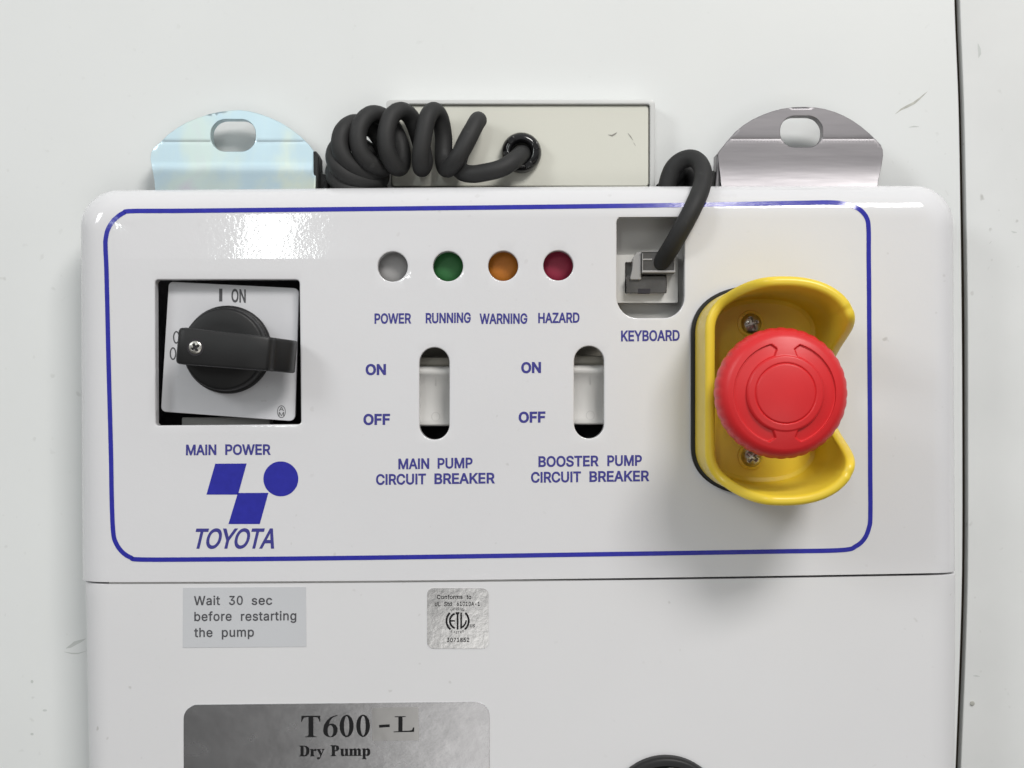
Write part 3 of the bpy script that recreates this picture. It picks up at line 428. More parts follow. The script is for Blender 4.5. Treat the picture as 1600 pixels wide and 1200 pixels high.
def streak(m, pts, w, h):
    n = len(pts); L = []; R = []
    for i, (x, y) in enumerate(pts):
        a = pts[max(0, i-1)]; b = pts[min(n-1, i+1)]; t = Vector((b[0]-a[0], b[1]-a[1])).normalized()
        ww = w*math.sin(math.pi*(i+.15)/(n-.7))/2
        L.append(P3(x - t.y*ww, y + t.x*ww, h)); R.append(P3(x + t.y*ww, y - t.x*ww, h))
    a = m.add(L); b = m.add(R)
    for i in range(n-1): m.face((a[i], a[i+1], b[i+1], b[i]))
m = M(); streak(m, [(1399, 178), (1408, 171), (1418, 166), (1428, 161), (1438, 153), (1449, 143)], 4, HB+.05)
m.build('scuff_mark', MARK, tl, smooth=False)
m = M(); streak(m, [(1420, 199), (1428, 197.5), (1436, 198)], 2, HB+.05); m.build('scuff_mark', MARKL, tl, smooth=False)
m = M(); streak(m, [(103, 1013), (110, 1010), (117, 1005), (125, 1002), (134, 998)], 6, HB+.05); streak(m, [(100, 1018.5), (112, 1021), (122, 1021), (136, 1017)], 2.2, HB+.06)
m.build('scuff_mark', MARKL, tl, smooth=False)
m = M(); blob(m, circ_px(50, 1065, 2.2, 2.6, 12), HB+.05); blob(m, circ_px(50, 1147, 2.6, 2, 12), HB+.05); blob(m, circ_px(70, 1110, 3.4, 1.8, 12), HB+.05)
m.build('scuff_mark', MARKL, tl, smooth=False)
m = M(); c = P(1519, 1099, HB); polar(m, c[0], c[1], [(.8, HB), (.75, HB+.35), (.5, HB+.5), (.2, HB+.5)], 16)
m.build('paint_blister', MARK, tr)
m = M(); streak(m, [(1528, 68), (1530, 76), (1531, 84), (1529, 90)], 5, HB+.05); streak(m, [(1580, 361), (1584, 363), (1589, 363)], 3, HB+.05); streak(m, [(1520, 1056), (1525, 1056), (1531, 1057)], 2.4, HB+.05); streak(m, [(1546, 381), (1549, 377)], 2, HB+.05)
m.build('scuff_mark', MARKL, tr, smooth=False, kind='stuff')

# ================================================================ PUMP UNIT
pump = thing('pump_unit', (0, -125, -20), 'white dry pump unit with blue-framed control face, indicator holes and red emergency button', 'pump')
RZ = 9.0
NE = 26
def loop4(quad, rads, n=10, bow=(0, 0, 0, 0)):
    """rounded quad with fixed point counts: quad = TL, BL, BR, TR as mm; bow = outward bulge per side L, B, R, T"""
    out = []
    corners = []
    for i in range(4):
        a, b, c = Vector(quad[i-1]), Vector(quad[i]), Vector(quad[(i+1) % 4])
        d1 = (a-b).normalized(); d2 = (c-b).normalized(); r = rads[i]
        cen = b + (d1+d2)*r
        corners.append([tuple(cen + (-d2*math.cos(t)*r) + (-d1*math.sin(t)*r)) for t in [math.pi/2*k/n for k in range(n+1)]])
    for i in range(4):
        out += corners[i]
        p = Vector(corners[i][-1]); q = Vector(corners[(i+1) % 4][0]); t = (q-p).normalized(); nrm = Vector((t.y, -t.x))
        for k in range(1, NE):
            u = k/NE; out.append(tuple(p.lerp(q, u) + nrm*bow[i]*4*u*(1-u)))
    return out
# inner loop = where the flat face starts; outer loop = silhouette at h = -RZ
inTL, inBL, inBR, inTR = P(160, 345), P(168, 909.5), P(1457, 895.5), P(1455, 337)
oTL, oTR = P(128, 298, -RZ), P(1487, 290.5, -RZ)
oBLx, oBRx = P(131, 900, -RZ)[0], P(1490, 890, -RZ)[0]
inner = loop4([inTL, inBL, inBR, inTR], [4.0, .01, .01, 5.0], bow=(0, .55, 0, .25))
outer = loop4([oTL, (oBLx, inBL[1]), (oBRx, inBR[1]), oTR], [12.0, .02, .02, 12.0], bow=(0, .55, 0, .35))
# holes in px at the face
HOLES = {
 'switch': round_poly([(243, 665), (470.5, 663), (468, 437), (242, 437)], [5, 5, 6, 5], 5),
 'key': round_poly([(963.5, 497), (1069.5, 497), (1069.5, 338), (963.5, 338)], [33, 33, 10, 10], 8),
 'slot1': slot_px(655.3, 542.8, 702.2, 687.0), 'slot2': slot_px(896.9, 540.6, 943.8, 685.3),
 'lamp1': circ_px(613.5, 416.5, 23.4), 'lamp2': circ_px(700, 416, 23.4), 'lamp3': circ_px(786.2, 415.5, 23.4), 'lamp4': circ_px(872.3, 414.8, 23.4)}
def Hface(x, y):
    # gently leaning strip above the switch window (x, y in mm)
    px = 800 + x/S; py = 600 - y/S
    yc = 404.5
    if py > yc: return 0.0
    f = sm(150, 215, px)*(1 - sm(600, 940, px))
    return -(yc-py)*S*0.040*f*(1 if py < yc-1 else .5)
m = M()
face_holes = []
for k, poly in HOLES.items():
    q = topx(poly, 0)
    big = offset(q, 0.42)
    face_holes.append(big)
    rings = [[(x, y, 0.0) for x, y in big]]
    for j in range(1, 5):
        a = math.pi/2*j/4
        rings.append([(x, y, -.42*(1-math.cos(a))) for x, y in offset(q, .42*(1-math.sin(a)))])
    rings.append([(x, y, -.7) for x, y in q]); rings.append([(x, y, -4.2) for x, y in q])
    rings.append([(x, y, -4.2) for x, y in offset(q, 1.5)])
    if k != 'key': rings = [[(x, y, z + Hface(x, y)) for x, y, z in r] for r in rings]
    m.loft(rings)
extra = []
for py in (403.6, 404.6, 397, 350, 360, 372, 384):
    for i in range(70): extra.append((P(175 + i*8, py)))
sheet(m, ccw(inner), face_holes, Hface, 3.2, extra)
rings = []
inn = inner; out_ = outer
for j in range(0, 13):
    a = math.pi/2*j/12
    s_, c_ = math.sin(a), 1-math.cos(a)
    rings.append([(p[0]+(q[0]-p[0])*s_, p[1]+(q[1]-p[1])*s_, Hface(*p)*(1-s_) - RZ*c_) for p, q in zip(inn, out_)])
rings.append([(q[0], q[1], -RZ-1.6) for q in out_])
back = [(q[0]*.992, q[1]*.992, -RZ-1.6) for q in out_]
rings.append(back)
m.loft(rings[::-1])
# weld the seam between the flat face and the rolled edge so that shading runs on
def weld(m, eps=.004):
    key = {}; rep = []
    for i, p in enumerate(m.v):
        k = (round(p[0]/eps), round(p[1]/eps), round(p[2]/eps))
        rep.append(key.setdefault(k, i))
    m.f = [tuple(dict.fromkeys(rep[i] for i in f)) for f in m.f]; m.f = [f for f in m.f if len(f) > 2]
weld(m)
cov_v, cov_f = list(m.v), list(m.f)
cover = m.build('control_cover', WHITE, pump, sharp=30)

# lower front cover
m = M()
li = [P(168, 913), P(172, 1460), P(1455, 1460), P(1457, 899)]
li2 = loop4(li, [.3, .3, .3, .3], 3, bow=(0, 0, 0, -.55))
loL = [(P(135, 910, -RZ)[0], li[0][1]), (P(147, 1460, -RZ)[0], li[1][1]), (P(1489, 1460, -RZ)[0], li[2][1]), (P(1491, 898, -RZ)[0], li[3][1])]
lo2 = loop4(loL, [.3, .3, .3, .3], 3, bow=(0, 0, 0, -.55))
rings = [[(x, y, -.25) for x, y in li2]]
for j in range(1, 11):
    a = math.pi/2*j/10
    rings.append([(p[0]+(q[0]-p[0])*math.sin(a), p[1]+(q[1]-p[1])*math.sin(a), -.25 - RZ*(1-math.cos(a))) for p, q in zip(li2, lo2)])
rings.append([(x, y, -RZ-2) for x, y in lo2])
m.loft(rings[::-1])
sheet(m, ccw(li2), [], lambda x, y: -.25, 9)
weld(m)
m.build('lower_cover', WHITE2, pump)
# housing behind the covers
m = M()
a = P(140, 1460, -RZ-2); b = P(1478, 372, -RZ-2)
prism(m, round_poly([(a[0], a[1]), (b[0], a[1]), (b[0], b[1]), (a[0], b[1])], 3, 4), -27.9, -26.5, .3)
for (x0, x1) in ((a[0], a[0]+1.5), (b[0]-1.5, b[0])): box(m, x0, a[1], x1, b[1], -26.4, -RZ-2.2, .1)
m.build('housing', WHITE2, pump)
m = M(); q0 = P(180, 912, -8); q1 = P(1440, 1000, -8); box(m, q0[0], q1[1], q1[0], q0[1]+2.2, -8, -1.0, .1)
m.build('seam_strip', GREYCAV, pump)

# blue printed frame
from mathutils.bvhtree import BVHTree
cover_tree = BVHTree.FromPolygons([Vector(p) for p in cov_v], cov_f)
def cover_h(px, py):
    h = 0.0
    for _ in range(3):
        x, y = P(px, py, h); hit = cover_tree.ray_cast(Vector((x, y, 5)), Vector((0, 0, -1)))
        if hit[0] is not None: h = hit[0].z
    return h + .10
fr = [(205, 329.8), (280, 329.4), (400, 328.2), (580, 326.3), (700, 324.9), (900, 322.5), (1060, 320.4), (1180, 318.3), (1260, 316.8), (1300, 316.4), (1324, 319.3), (1338, 324.2), (1348.5, 332), (1355.5, 344), (1357.3, 362),
      (1357.4, 400), (1358, 460), (1358.5, 540), (1359.3, 640), (1359.8, 740), (1360, 805), (1358, 824), (1351, 841), (1338, 853), (1315, 859.5),
      (1215, 861.6), (1060, 864.2), (900, 866.6), (760, 868.8), (620, 870.8), (460, 872.8), (320, 874), (220, 874.2), (204, 871), (191, 862.5), (181.5, 849), (176.8, 831), (174.6, 780), (173.6, 720), (171.6, 640), (169.5, 560), (167.7, 480), (166.2, 420), (164.7, 384), (165.2, 373), (168, 360), (174, 348.6), (182.5, 339.6), (193, 332.6)]
fr3 = spline([fr[-1]] + fr + [fr[0], fr[1]], 8)[8:8*(len(fr)+1)]
m = M(); ribbon(m, fr3, 7.0, cover_h)
m.build('blue_border_line', BLUE, pump)

# indicator lamps behind their holes
for (cx, cy, colr, lab) in ((613.5, 416.5, 'grey', 'unlit grey indicator lens over POWER'), (700, 416, 'green', 'green indicator lens over RUNNING'),
                       (786.2, 415.5, 'amber', 'amber indicator lens over WARNING'), (872.3, 414.8, 'red', 'dark red indicator lens over HAZARD')):
    x, y = P(cx, cy, -4)
    m = M(); R = 6.2
    polar(m, x, y, [(R, -11), (R, -8.2), (R*.97, -7.4), (R*.9, -6.9), (R*.7, -6.4), (R*.45, -6.1), (R*.2, -6.0), (R*.05, -6.0)], 40)
    o = m.build('indicator_light', LENS[colr], pump, label=lab)
    m = M(); polar(m, x, y, [(R+2.0, -11), (R+2.0, -7.6), (R+.15, -7.6), (R+.15, -11)], 40, cap=False); m.build('bezel', BLACKCAV, o)
# dark sheet behind the openings
m = M(); a = P(180, 880, -20); b = P(1440, 360, -20); box(m, a[0], a[1], b[0], b[1], -26.3, -24, .1)
m.build('inner_chassis', BLACKCAV, pump)

# captions
def caption(words, label, mt=BLUET, name='caption', **kw):
    m = M()
    for w in words:
        k = dict(bold=24); k.update(kw); word(m, *w, **k)
    return m.build(name, mt, pump, smooth=False, label=label)
caption([('POWER', 585.2, 642.6, 505.2, 504.8, 14.8)], 'blue POWER lettering')
caption([('RUNNING', 665.2, 735.6, 504.6, 503.6, 14.8)], 'blue RUNNING lettering')
caption([('WARNING', 749.3, 824, 505.6, 505.2, 15)], 'blue WARNING lettering')
caption([('HAZARD', 841, 905.5, 504.3, 503.6, 14.8)], 'blue HAZARD lettering')
caption([('KEYBOARD', 970.4, 1062, 532.8, 531.8, 15.6)], 'blue KEYBOARD lettering')
caption([('ON', 571.3, 603.1, 585.2, 585, 15.4)], 'blue ON lettering left of the first breaker', bold=32)
caption([('OFF', 567.8, 609.4, 663.2, 662.8, 15.4)], 'blue OFF lettering left of the first breaker', bold=32)
caption([('ON', 814.4, 845.3, 582.2, 581.8, 15.4)], 'blue ON lettering left of the second breaker', bold=32)
caption([('OFF', 810.3, 852.2, 659.8, 659.2, 15.4)], 'blue OFF lettering left of the second breaker', bold=32)
caption([('MAIN', 622.5, 670.6, 732.6, 731.9, 15.3), ('PUMP', 683.8, 738.4, 731.6, 730.8, 15.2), ('CIRCUIT', 587.5, 665.6, 757, 756, 15.4), ('BREAKER', 678.8, 773.4, 755.8, 754.6, 15.4)], 'blue MAIN PUMP CIRCUIT BREAKER lettering')
caption([('BOOSTER', 841.3, 935.6, 729, 727.8, 15.4), ('PUMP', 949, 1003, 727.6, 727, 15.4), ('CIRCUIT', 829.7, 907.8, 753.6, 752.6, 15.4), ('BREAKER', 921, 1014.7, 752.4, 751.2, 15.4)], 'blue BOOSTER PUMP CIRCUIT BREAKER lettering')
caption([('MAIN', 290.6, 338, 710.6, 710.4, 15.2), ('POWER', 351.9, 423, 710.2, 710, 15.2)], 'blue MAIN POWER lettering')
# emblem and its word
m = M()
for q in ([(336.3, 724.5), (385.3, 724.2), (372, 772.8), (322.5, 772.8)], [(371.6, 770.3), (419.4, 770), (405.9, 818.8), (356.9, 818.8)]): 
    q = topx(q, .08); m.face(m.add([(x, y, .08) for x, y in q]))
q = topx(circ_px(438.8, 748.2, 27.3, n=64), .085); m.face(m.add([(x, y, .085) for x, y in q]))
m.build('emblem', BLUE, pump, smooth=False, label='blue emblem of two leaning squares and a disc')
m = M(); word(m, 'TOYOTA', 299.5, 428.5, 856.4, 856.2, 29.6, bold=17, track=-38, shear=.24)
m.build('caption', BLUET, pump, smooth=False, label='blue slanted lettering under the emblem')

# ---------------- main power rotary switch
HS = -4.9
x, y = P(357, 551, -12)
m = M(); pl = topx(round_poly([(251.2, 643), (460.8, 658.4), (467.3, 450.3), (263.6, 440)], [8, 9, 9, 7], 5), HS)
prism(m, pl, HS-1.3, HS, .18)
sw = m.build('rotary_switch', SWPLATE, pump, label='main power rotary switch on a tilted silver plate')
m = M(); prism(m, offset(pl, -1.2), -18, HS-1.35, .2); m.build('switch_body', BLACKPL, sw)
m = M(); boxpx(m, 284, 652, 422, 690, -19, -12.5, .2); m.build('rear_bracket', BRK, sw)
ax, ay = P(356.5, 546.5, HS)
m = M(); polar(m, ax, ay, [(13.9, HS), (13.9, HS+1.3), (13.6, HS+1.8), (13.1, HS+2.0), (12.9, 1.4), (12.75, 2.0), (12.4, 2.5), (11.9, 2.7), (8, 2.75), (1, 2.75)], 96)
knob = m.build('knob', BLACKPL, sw)
# pointer handle: sections along its length
secs = [(-101.0, 11.6, 4.3, 9.0), (-100.9, 11.6, 4.9, 15.4), (-100.5, 11.55, 5.25, 16.4), (-99.8, 11.5, 5.45, 16.9), (-98.4, 11.4, 5.6, 17.0), (-90, 10.6, 5.45, 17.0), (-80, 9.65, 5.3, 17.0), (-74, 9.1, 5.15, 16.9), (-73.0, 9.0, 5.1, 16.5), (-72.3, 8.95, 5.05, 15.2),
        (-72.1, 8.9, 5.05, 13.0), (-71.7, 8.85, 5.05, 12.5), (-70.0, 8.65, 5.05, 11.4), (-68.2, 8.45, 5.0, 10.2), (-67.6, 8.4, 4.9, 9.6), (-67.2, 8.35, 4.7, 8.6), (-67.05, 8.3, 4.6, 7.0)]
rings = []
for (sx, sy, w, h) in secs:
    r = min(1.0, w*.25); base = 2.6
    dx, dy = .090, .996
    prof = [(-w*1.02, base), (-w*1.01, base+.5*(h-base)), (-w, h-r), (-w+r*.3, h-r*.3), (-w+r, h), (0, h+.05), (w-r, h), (w-r*.3, h-r*.3), (w, h-r), (w*1.01, base+.5*(h-base)), (w*1.02, base)]
    rings.append([(sx + dx*t, sy + dy*t, hh) for t, hh in prof])
m = M(); m.loft(rings, cap0=True, cap1=True, closed=False)
m.f = [tuple(reversed(f)) for f in m.f]
m.build('pointer_handle', BLACKPL, knob)
cx, cy = P(305.4, 543, 17.1)
m = M(); polar(m, cx, cy, [(2.55, 17.0), (2.5, 17.16), (2.2, 17.16), (.3, 17.12)], 32); m.build('recess_shade_disc', BLACKCAV, knob)  # thin raised dark disc, painted in place of a shaded recess round the screw
m = M(); screw(cx, cy, 17.2, 2.05, .45, m, .5); m.build('screw', STEEL, knob)
m = M()
word(m, 'I', 342.4, 347.4, 471, 471, 20, h=HS+.08, bold=0)
word(m, 'ON', 361.6, 384, 471.4, 472.4, 19.4, h=HS+.08, bold=20)
for (ox, oy) in ((275.5, 527), (270.3, 552.5)):
    fill(m, [ell(0, 0, 5.2, 10, 28, -1), ell(0, 0, 3.2, 7.8, 28, 1)], lambda u, v: P3(ox+u, oy-v, HS+.08))
# maker's oval
fill(m, [ell(0, 0, 6.7, 9.8, 32, -1), ell(0, 0, 5.8, 8.8, 32, 1)], lambda u, v: P3(439.7+u, 643.2-v, HS+.08))
word(m, 'A', 435.8, 443.6, 642.2, 642.2, 6.2, h=HS+.09, bold=0); word(m, 'M', 435.6, 443.8, 650, 650, 6.0, h=HS+.09, bold=4)
m.build('plate_lettering', GREYINK, sw, smooth=False, label='grey I ON lettering, position marks and oval mark', kind='stuff')

# ---------------- circuit breakers behind their slots
for (x0, x1, yo, lab) in ((655.3, 702.2, 0, 'main pump breaker in its slot'), (896.9, 943.8, -2.0, 'booster pump breaker in its slot')):
    xa, xb = P(x0-10, 0, -6)[0], P(x1+10, 0, -6)[0]
    prof = [(558, -17), (559, -9.6), (563, -9.2), (571, -9.4), (572, -8.4), (574, -6.9), (578, -6.1), (582, -5.95), (586, -6.5), (591, -7.4), (602, -8.2), (620, -8.9), (640, -8.7), (655, -8.0), (662, -7.4), (664.5, -7.6), (665.5, -8.6), (666, -17)]
    tan = [p for p in prof if p[0] < 572]; rk = prof[4:]
    def extr(pr):
        m = M(); L = []; R = []
        for (py, h) in pr:
            yy = P(0, py+yo, h)[1]; L.append((xa, yy, h)); R.append((xb, yy, h))
        a = m.add(L); b = m.add(R)
        for i in range(len(pr)-1): m.face((a[i], a[i+1], b[i+1], b[i]))
        return m
    dk = extr([(535, -20), (556, -19.5), (557.5, -17)]); 
    root = extr([(536, -19.6), (557.5, -19.4)] + tan + [(574, -10)]).build('circuit_breaker', BRK2, pump, label=lab)
    rm = extr([(571.6, -12)] + rk)
    o = rm.build('toggle', BRK, root, sharp=100)
    m = M()
    mx = (x0+x1)/2 + 2
    def HT(py):
        for (q0, g0), (q1, g1) in zip(rk, rk[1:]):
            if q0 <= py <= q1: return g0 + (g1-g0)*(py-q0)/(q1-q0) + .07
    fill(m, [[(-1.2, -7), (-1.2, 7), (1.2, 7), (1.2, -7)]], lambda u, v: P3(mx+u, 596+yo-v, HT(596-v)))
    fill(m, [ell(0, 0, 7, 7.5, 28, -1), ell(0, 0, 5.6, 6.1, 28, 1)], lambda u, v: P3(mx+u, 651+yo-v, HT(651-v)))
    m.build('embossed_mark', mat('embossed_grey', (0.60, 0.59, 0.57), rough=.42), o, smooth=False)

# ---------------- keyboard socket
m = M(); a = P(930, 520, -13); b = P(1100, 320, -13); box(m, a[0], a[1], b[0], b[1], -15, -13, .1)
ks = m.build('keyboard_socket', GREYCAV, pump, label='recessed keyboard socket')
m = M()
fo = topx(rrect_px(950, 398, 1059, 473, 2), -8.5); ho = topx(rrect_px(976.5, 409.5, 1041.5, 458.5, 2), -8.5)
sheet(m, fo, [ho], lambda x, y: -8.5, 4)
m.loft([[(x, y, -13) for x, y in fo], [(x, y, -8.5) for x, y in fo]]); m.loft([[(x, y, -8.5) for x, y in ho], [(x, y, -16.5) for x, y in ho]])
m.build('socket_frame', SOCK, ks, smooth=False)
m = M(); prism(m, ho, -17.5, -16.4); m.build('socket_well', BLACKCAV, ks, smooth=False)

# ---------------- emergency stop
es_c = P(1186, 610, 0)
m = M()
A_, B_, STR, CAPY, EXP = 20.2, 31.8, 17.4, 14.4, 2.25
def plan(grow=0.0, n=168):
    out = []
    na = 24
    a, cy_ = A_+grow, CAPY+grow
    for k in range(na): out.append((a, -STR + 2*STR*k/na))
    nc = n//2 - na
    for k in range(nc):
        t = math.pi*k/nc; c, s = math.cos(t), math.sin(t)
        out.append((a*math.copysign(abs(c)**(2/EXP), c), STR + cy_*abs(s)**(2/EXP)))
    for k in range(na): out.append((-a, STR - 2*STR*k/na))
    for k in range(nc):
        t = math.pi + math.pi*k/nc; c, s = math.cos(t), math.sin(t)
        out.append((a*math.copysign(abs(c)**(2/EXP), c), -STR - cy_*abs(s)**(2/EXP)))
    return out
gk = plan(.9); m = M()
prism(m, [(es_c[0]+x-.3, es_c[1]+y) for x, y in gk], .02, 2.0, .5)
es = m.build('emergency_stop', BLACKPL, pump, label='red emergency stop button in a yellow guard')
def rim(x, y):
    right = sm(4, 17, x); ay_ = abs(y)
    hl = 25.5 + 14.5*sm(-19, -3, x)*sm(16, 27, ay_)
    hr = 11.0 + 29.0*sm(6, 22.5, ay_)**.8
    v = hl*(1-right) + hr*right
    if ay_ > 20: v = min(40, max(v, 0)); 
    return v + (0.5*sm(-6, 18, x) if ay_ > 24 else 0)
po = plan(0); n = len(po)
TH = 3.0
secs = []
for i, (x, y) in enumerate(po):
    q0, q1 = po[i-1], po[(i+1) % n]; t = Vector((q1[0]-q0[0], q1[1]-q0[1])).normalized(); nx, ny = t.y, -t.x
    H = rim(x, y); r = TH/2
    flare = .9*sm(22, 40, H)
    s = []
    def at(off, h): s.append((es_c[0]+x+nx*off, es_c[1]+y+ny*off, h))
    at(0, 2.0); at(0, 2.6); at(.05, H*.5+1); at(flare*.5, H-r*1.9); at(flare, H-r)
    for k in range(1, 8):
        a = math.pi*k/8; at(flare - r + r*math.cos(a), H - r + r*math.sin(a)*.9)
    at(flare-TH, H-r); at(flare*.4-TH, H-r*2.2); at(-TH, H*.5+1.5); at(-TH-.1, 6.0); at(-TH-.6, 4.6); at(-TH-1.8, 4.0)
    secs.append(s)
m = M()
m.loft(list(map(list, zip(*secs))))
ins = [s[-1] for s in secs]; m.face(m.add(ins))
m.build('guard', YELLOW, es)
bx, by = P(1179.7, 613, 0)
bx, by = (1179.7-800)*S, (600-613)*S
for (sx, sy, an) in ((1175, 505.5, .3), (1175.5, 713.5, .9)):
    cx, cy = P(sx, sy, 6)
    m = M(); screw(cx, cy, 4.6, 3.2, 1.6, m, an); m.build('screw', STEEL, es)
    m = M(); polar(m, cx, cy, [(4.2, 4.0), (4.1, 4.5), (3.4, 4.6), (1, 4.6)], 32); m.build('screw_boss', YELLOW, es)
m = M(); polar(m, bx, by, [(11.5, 4.0), (11.5, 9), (10.4, 9.6), (10.0, 12), (9.6, 37), (9, 37), (2, 37)], 48); m.build('collar', BLACKPL, es)
m = M()
R0 = 18.6
prof = [(9.0, 36.2), (15.5, 36.4), (17.4, 36.9), (18.2, 37.8), (18.55, 39), (18.6, 40.5), (18.6, 42.0), (18.5, 43.2), (18.2, 44.4), (17.7, 45.4), (17.0, 46.3), (16.2, 46.95)]
r = 15.6
tops = []
while r > .3:
    tops.append(r); r -= .16
def toph(r): return 47.2 + 2.9*(1 - (r/15.8)**2)*.9
prof += [(r, toph(r)) for r in tops]
def detail(r, a):
    d = 0
    if r > 15.7: return 0
    # two curved recesses each side, ending in arrow points
    aa = (math.degrees(a) + 360) % 360
    for (a0, a1, s) in ((100, 258, 1), (283, 438, 1)):
        b = aa if aa >= a0 else aa + 360
        wv = max(0, 1 - abs((r-12.55)/1.75))
        e0, e1 = a0 + 6*(1-wv), a1 - 6*(1-wv)
        if e0 - 1.5 < b < e1 + 1.5:
            d -= .75*sm(e0-1, e0+1, b)*(1-sm(e1-1, e1+1, b))*sm(10.75, 10.95, r)*(1-sm(14.1, 14.35, r))
    d -= .32*math.exp(-((r-8.35)/.18)**2)
    d += .25*(1 - sm(10.2, 10.7, r))
    return d
def scal(a, r, h):
    if r < 16.4 or h < 36.5: return 1
    k = .5 + .5*math.cos(a*36)
    return 1 - .011*(1-k)**2*sm(36.3, 38, h)*(1-sm(43.5, 46.3, h))
polar(m, bx, by, prof, 480, hfun=detail, rmod=scal)
m.build('push_button', RED, es)

# ---------------- labels and nameplate
m = M(); prism(m, topx([(285.5, 1012), (478.6, 1010.5), (478, 917.2), (286, 918.3)], -.15), -.3, -.12)
wl_ = m.build('warning_label', WLABEL, pump, smooth=False, label='pale grey label reading Wait 30 sec before restarting the pump')
m = M(); kw = dict(h=-.04, bold=12, track=28)
for w in (('Wait', 303, 343.7, 945.4, 945, 13.8), ('30', 357.8, 379.4, 945, 944.8, 13.6), ('sec', 393.2, 425.4, 945, 944.6, 13.6), ('before', 303.6, 361.9, 970.2, 969.6, 13.8), ('restarting', 376.4, 463, 969.8, 968.8, 13.8),
          ('the', 303.4, 332, 995.2, 995, 13.8), ('pump', 346.6, 396.8, 995, 994.4, 13.8)): word(m, *w, **kw)
m.build('lettering', LABELINK, wl_, smooth=False)

m = M(); prism(m, topx(rrect_px(667.4, 919, 763.6, 1013.6, 10), -.1), -.3, -.1)
cl = m.build('certification_sticker', FOILC, pump, smooth=False, label='square silver foil certification sticker')
m = M(); kw = dict(h=-.03, bold=17, track=20)
for w in (('Conforms', 682.8, 722.9, 936, 935.8, 6.2), ('to', 729, 736.4, 936, 935.8, 6.2), ('UL', 679.4, 688, 947, 947, 6.2), ('Std', 693.8, 705.9, 947, 946.8, 6.2), ('61010A-1', 713.7, 749.8, 946.6, 946.6, 6.2),
          ('3071852', 698, 733.2, 1003.2, 1003, 6.4), ('US', 734.4, 742, 980.2, 980.2, 4.6)): word(m, *w, **kw)
EX, EY = 715.0, 970.2
def arcband(r0, r1, a0, a1, n=20):
    f = [math.radians(a0 + (a1-a0)*k/n) for k in range(n+1)]
    return [(r1*math.cos(a), r1*math.sin(a)) for a in f] + [(r0*math.cos(a), r0*math.sin(a)) for a in reversed(f)]
etf = lambda u, v: P3(EX+u, EY-v, -.03)
for c in (arcband(15.8, 18.9, 134, 230), arcband(15.8, 18.9, -50, 46), arcband(10.6, 13.6, 112, 250), [(-11.5, -1.2), (-4.2, -1.2), (-4.2, 1.2), (-11.5, 1.2)], [(-3.2, 13.6), (3.0, 13.6), (3.0, 10.6), (1.4, 10.6), (1.4, -13.5), (-1.4, -13.5), (-1.4, 10.6), (-3.2, 10.6)],
          [(4.2, 13), (6.9, 13), (6.9, -8.4), (11.0, -4.0), (12.4, 1.0), (14.6, 1.0), (13.8, -4), (10.5, -9), (4.2, -13)]):
    fill(m, [c], etf)
def arctext(s, R, a0, a1, cap, flip=False):
    n = len(s)
    for i, ch in enumerate(s):
        a = math.radians(a0 + (a1-a0)*i/(n-1)); g = lay_text(ch, bold=9)[0]
        wv = cap*.72 if ch != 'I' else cap*.22
        cx, cy = R*math.cos(a), R*math.sin(a)
        ux, uy = (math.sin(a), -math.cos(a)) if not flip else (-math.sin(a), math.cos(a))
        vx, vy = -uy, ux
        fill(m, g, lambda u, v: etf(cx + ux*(u-.5)*wv + vx*(v-.5)*cap, cy + uy*(u-.5)*wv + vy*(v-.5)*cap))
arctext('INTERTEK', 19.0, 122, 58, 3.4); arctext('LISTED', 18.2, -118, -62, 3.4, True)
m.build('lettering', BLACKINK, cl, smooth=False)

m = M(); prism(m, topx(round_poly([(287.5, 1400), (765, 1400), (764.8, 1096.6), (286.8, 1101.3)], [20, 20, 22, 22], 8), -.05), -.3, -.02, .06)
npl = m.build('nameplate', FOIL, pump, label='large brushed silver nameplate at the bottom edge')
m = M(); prism(m, topx([(581.8, 1157.5), (654.5, 1156.8), (653.6, 1104.5), (581, 1105.5)], .02), -.02, .05, .02); m.build('overlay_sticker', CLEARST, npl, smooth=False)
m = M()
for (s, x0, x1, b0) in (('T', 470.6, 500.6, 1152), ('6', 504.8, 527.4, 1151.4), ('0', 530.6, 552.6, 1151), ('0', 556.6, 578, 1150.6)):
    word(m, s, x0, x1, b0, b0-.2, 33.4, h=.06, bold=0, font=SG, caph=100.)
word(m, '-', 592.2, 609, 1150, 1149, 48, h=.10, bold=0, font=SG, caph=100.)
word(m, 'L', 615, 647.4, 1144.2, 1143.6, 24.8, h=.10, bold=0, font=SG, caph=100.)
word(m, 'Dry', 467.4, 507, 1181.8, 1181.4, 16.4, h=.06, bold=1.2, font=SG, caph=100.)
word(m, 'Pump', 516.4, 578.6, 1181.4, 1180.8, 16.6, h=.06, bold=1.2, font=SG, caph=100.)
m.build('lettering', BLACKINK, npl, smooth=False, label='black T600-L Dry Pump lettering')

# round black fitting at the bottom edge
cx, cy = P(1041, 1273, 2)
m = M(); rr_ = 18.1
polar(m, cx, cy, [(rr_, -.2), (rr_, 2.2), (rr_-.3, 3.0), (rr_-1, 3.4), (rr_-2.6, 3.4), (rr_-3.2, 2.8), (rr_-3.6, -.1), (rr_-4.2, -.1)], 96, cap=False)
rc = m.build('round_connector', BLACKPL, pump, label='black round connector at the bottom edge')
m = M(); polar(m, cx, cy, [(rr_-3.4, -.2), (rr_-3.6, .3), (12, .9), (9, 1.2), (1, 1.2)], 64); m.build('connector_face', GROM, rc)
m = M(); tx, ty = P(1054, 1203, 2); polar(m, tx, ty, [(2.3, .2), (2.2, 1.6), (1.8, 2.0), (.4, 2.1)], 24); m.build('screw', STEEL, rc)

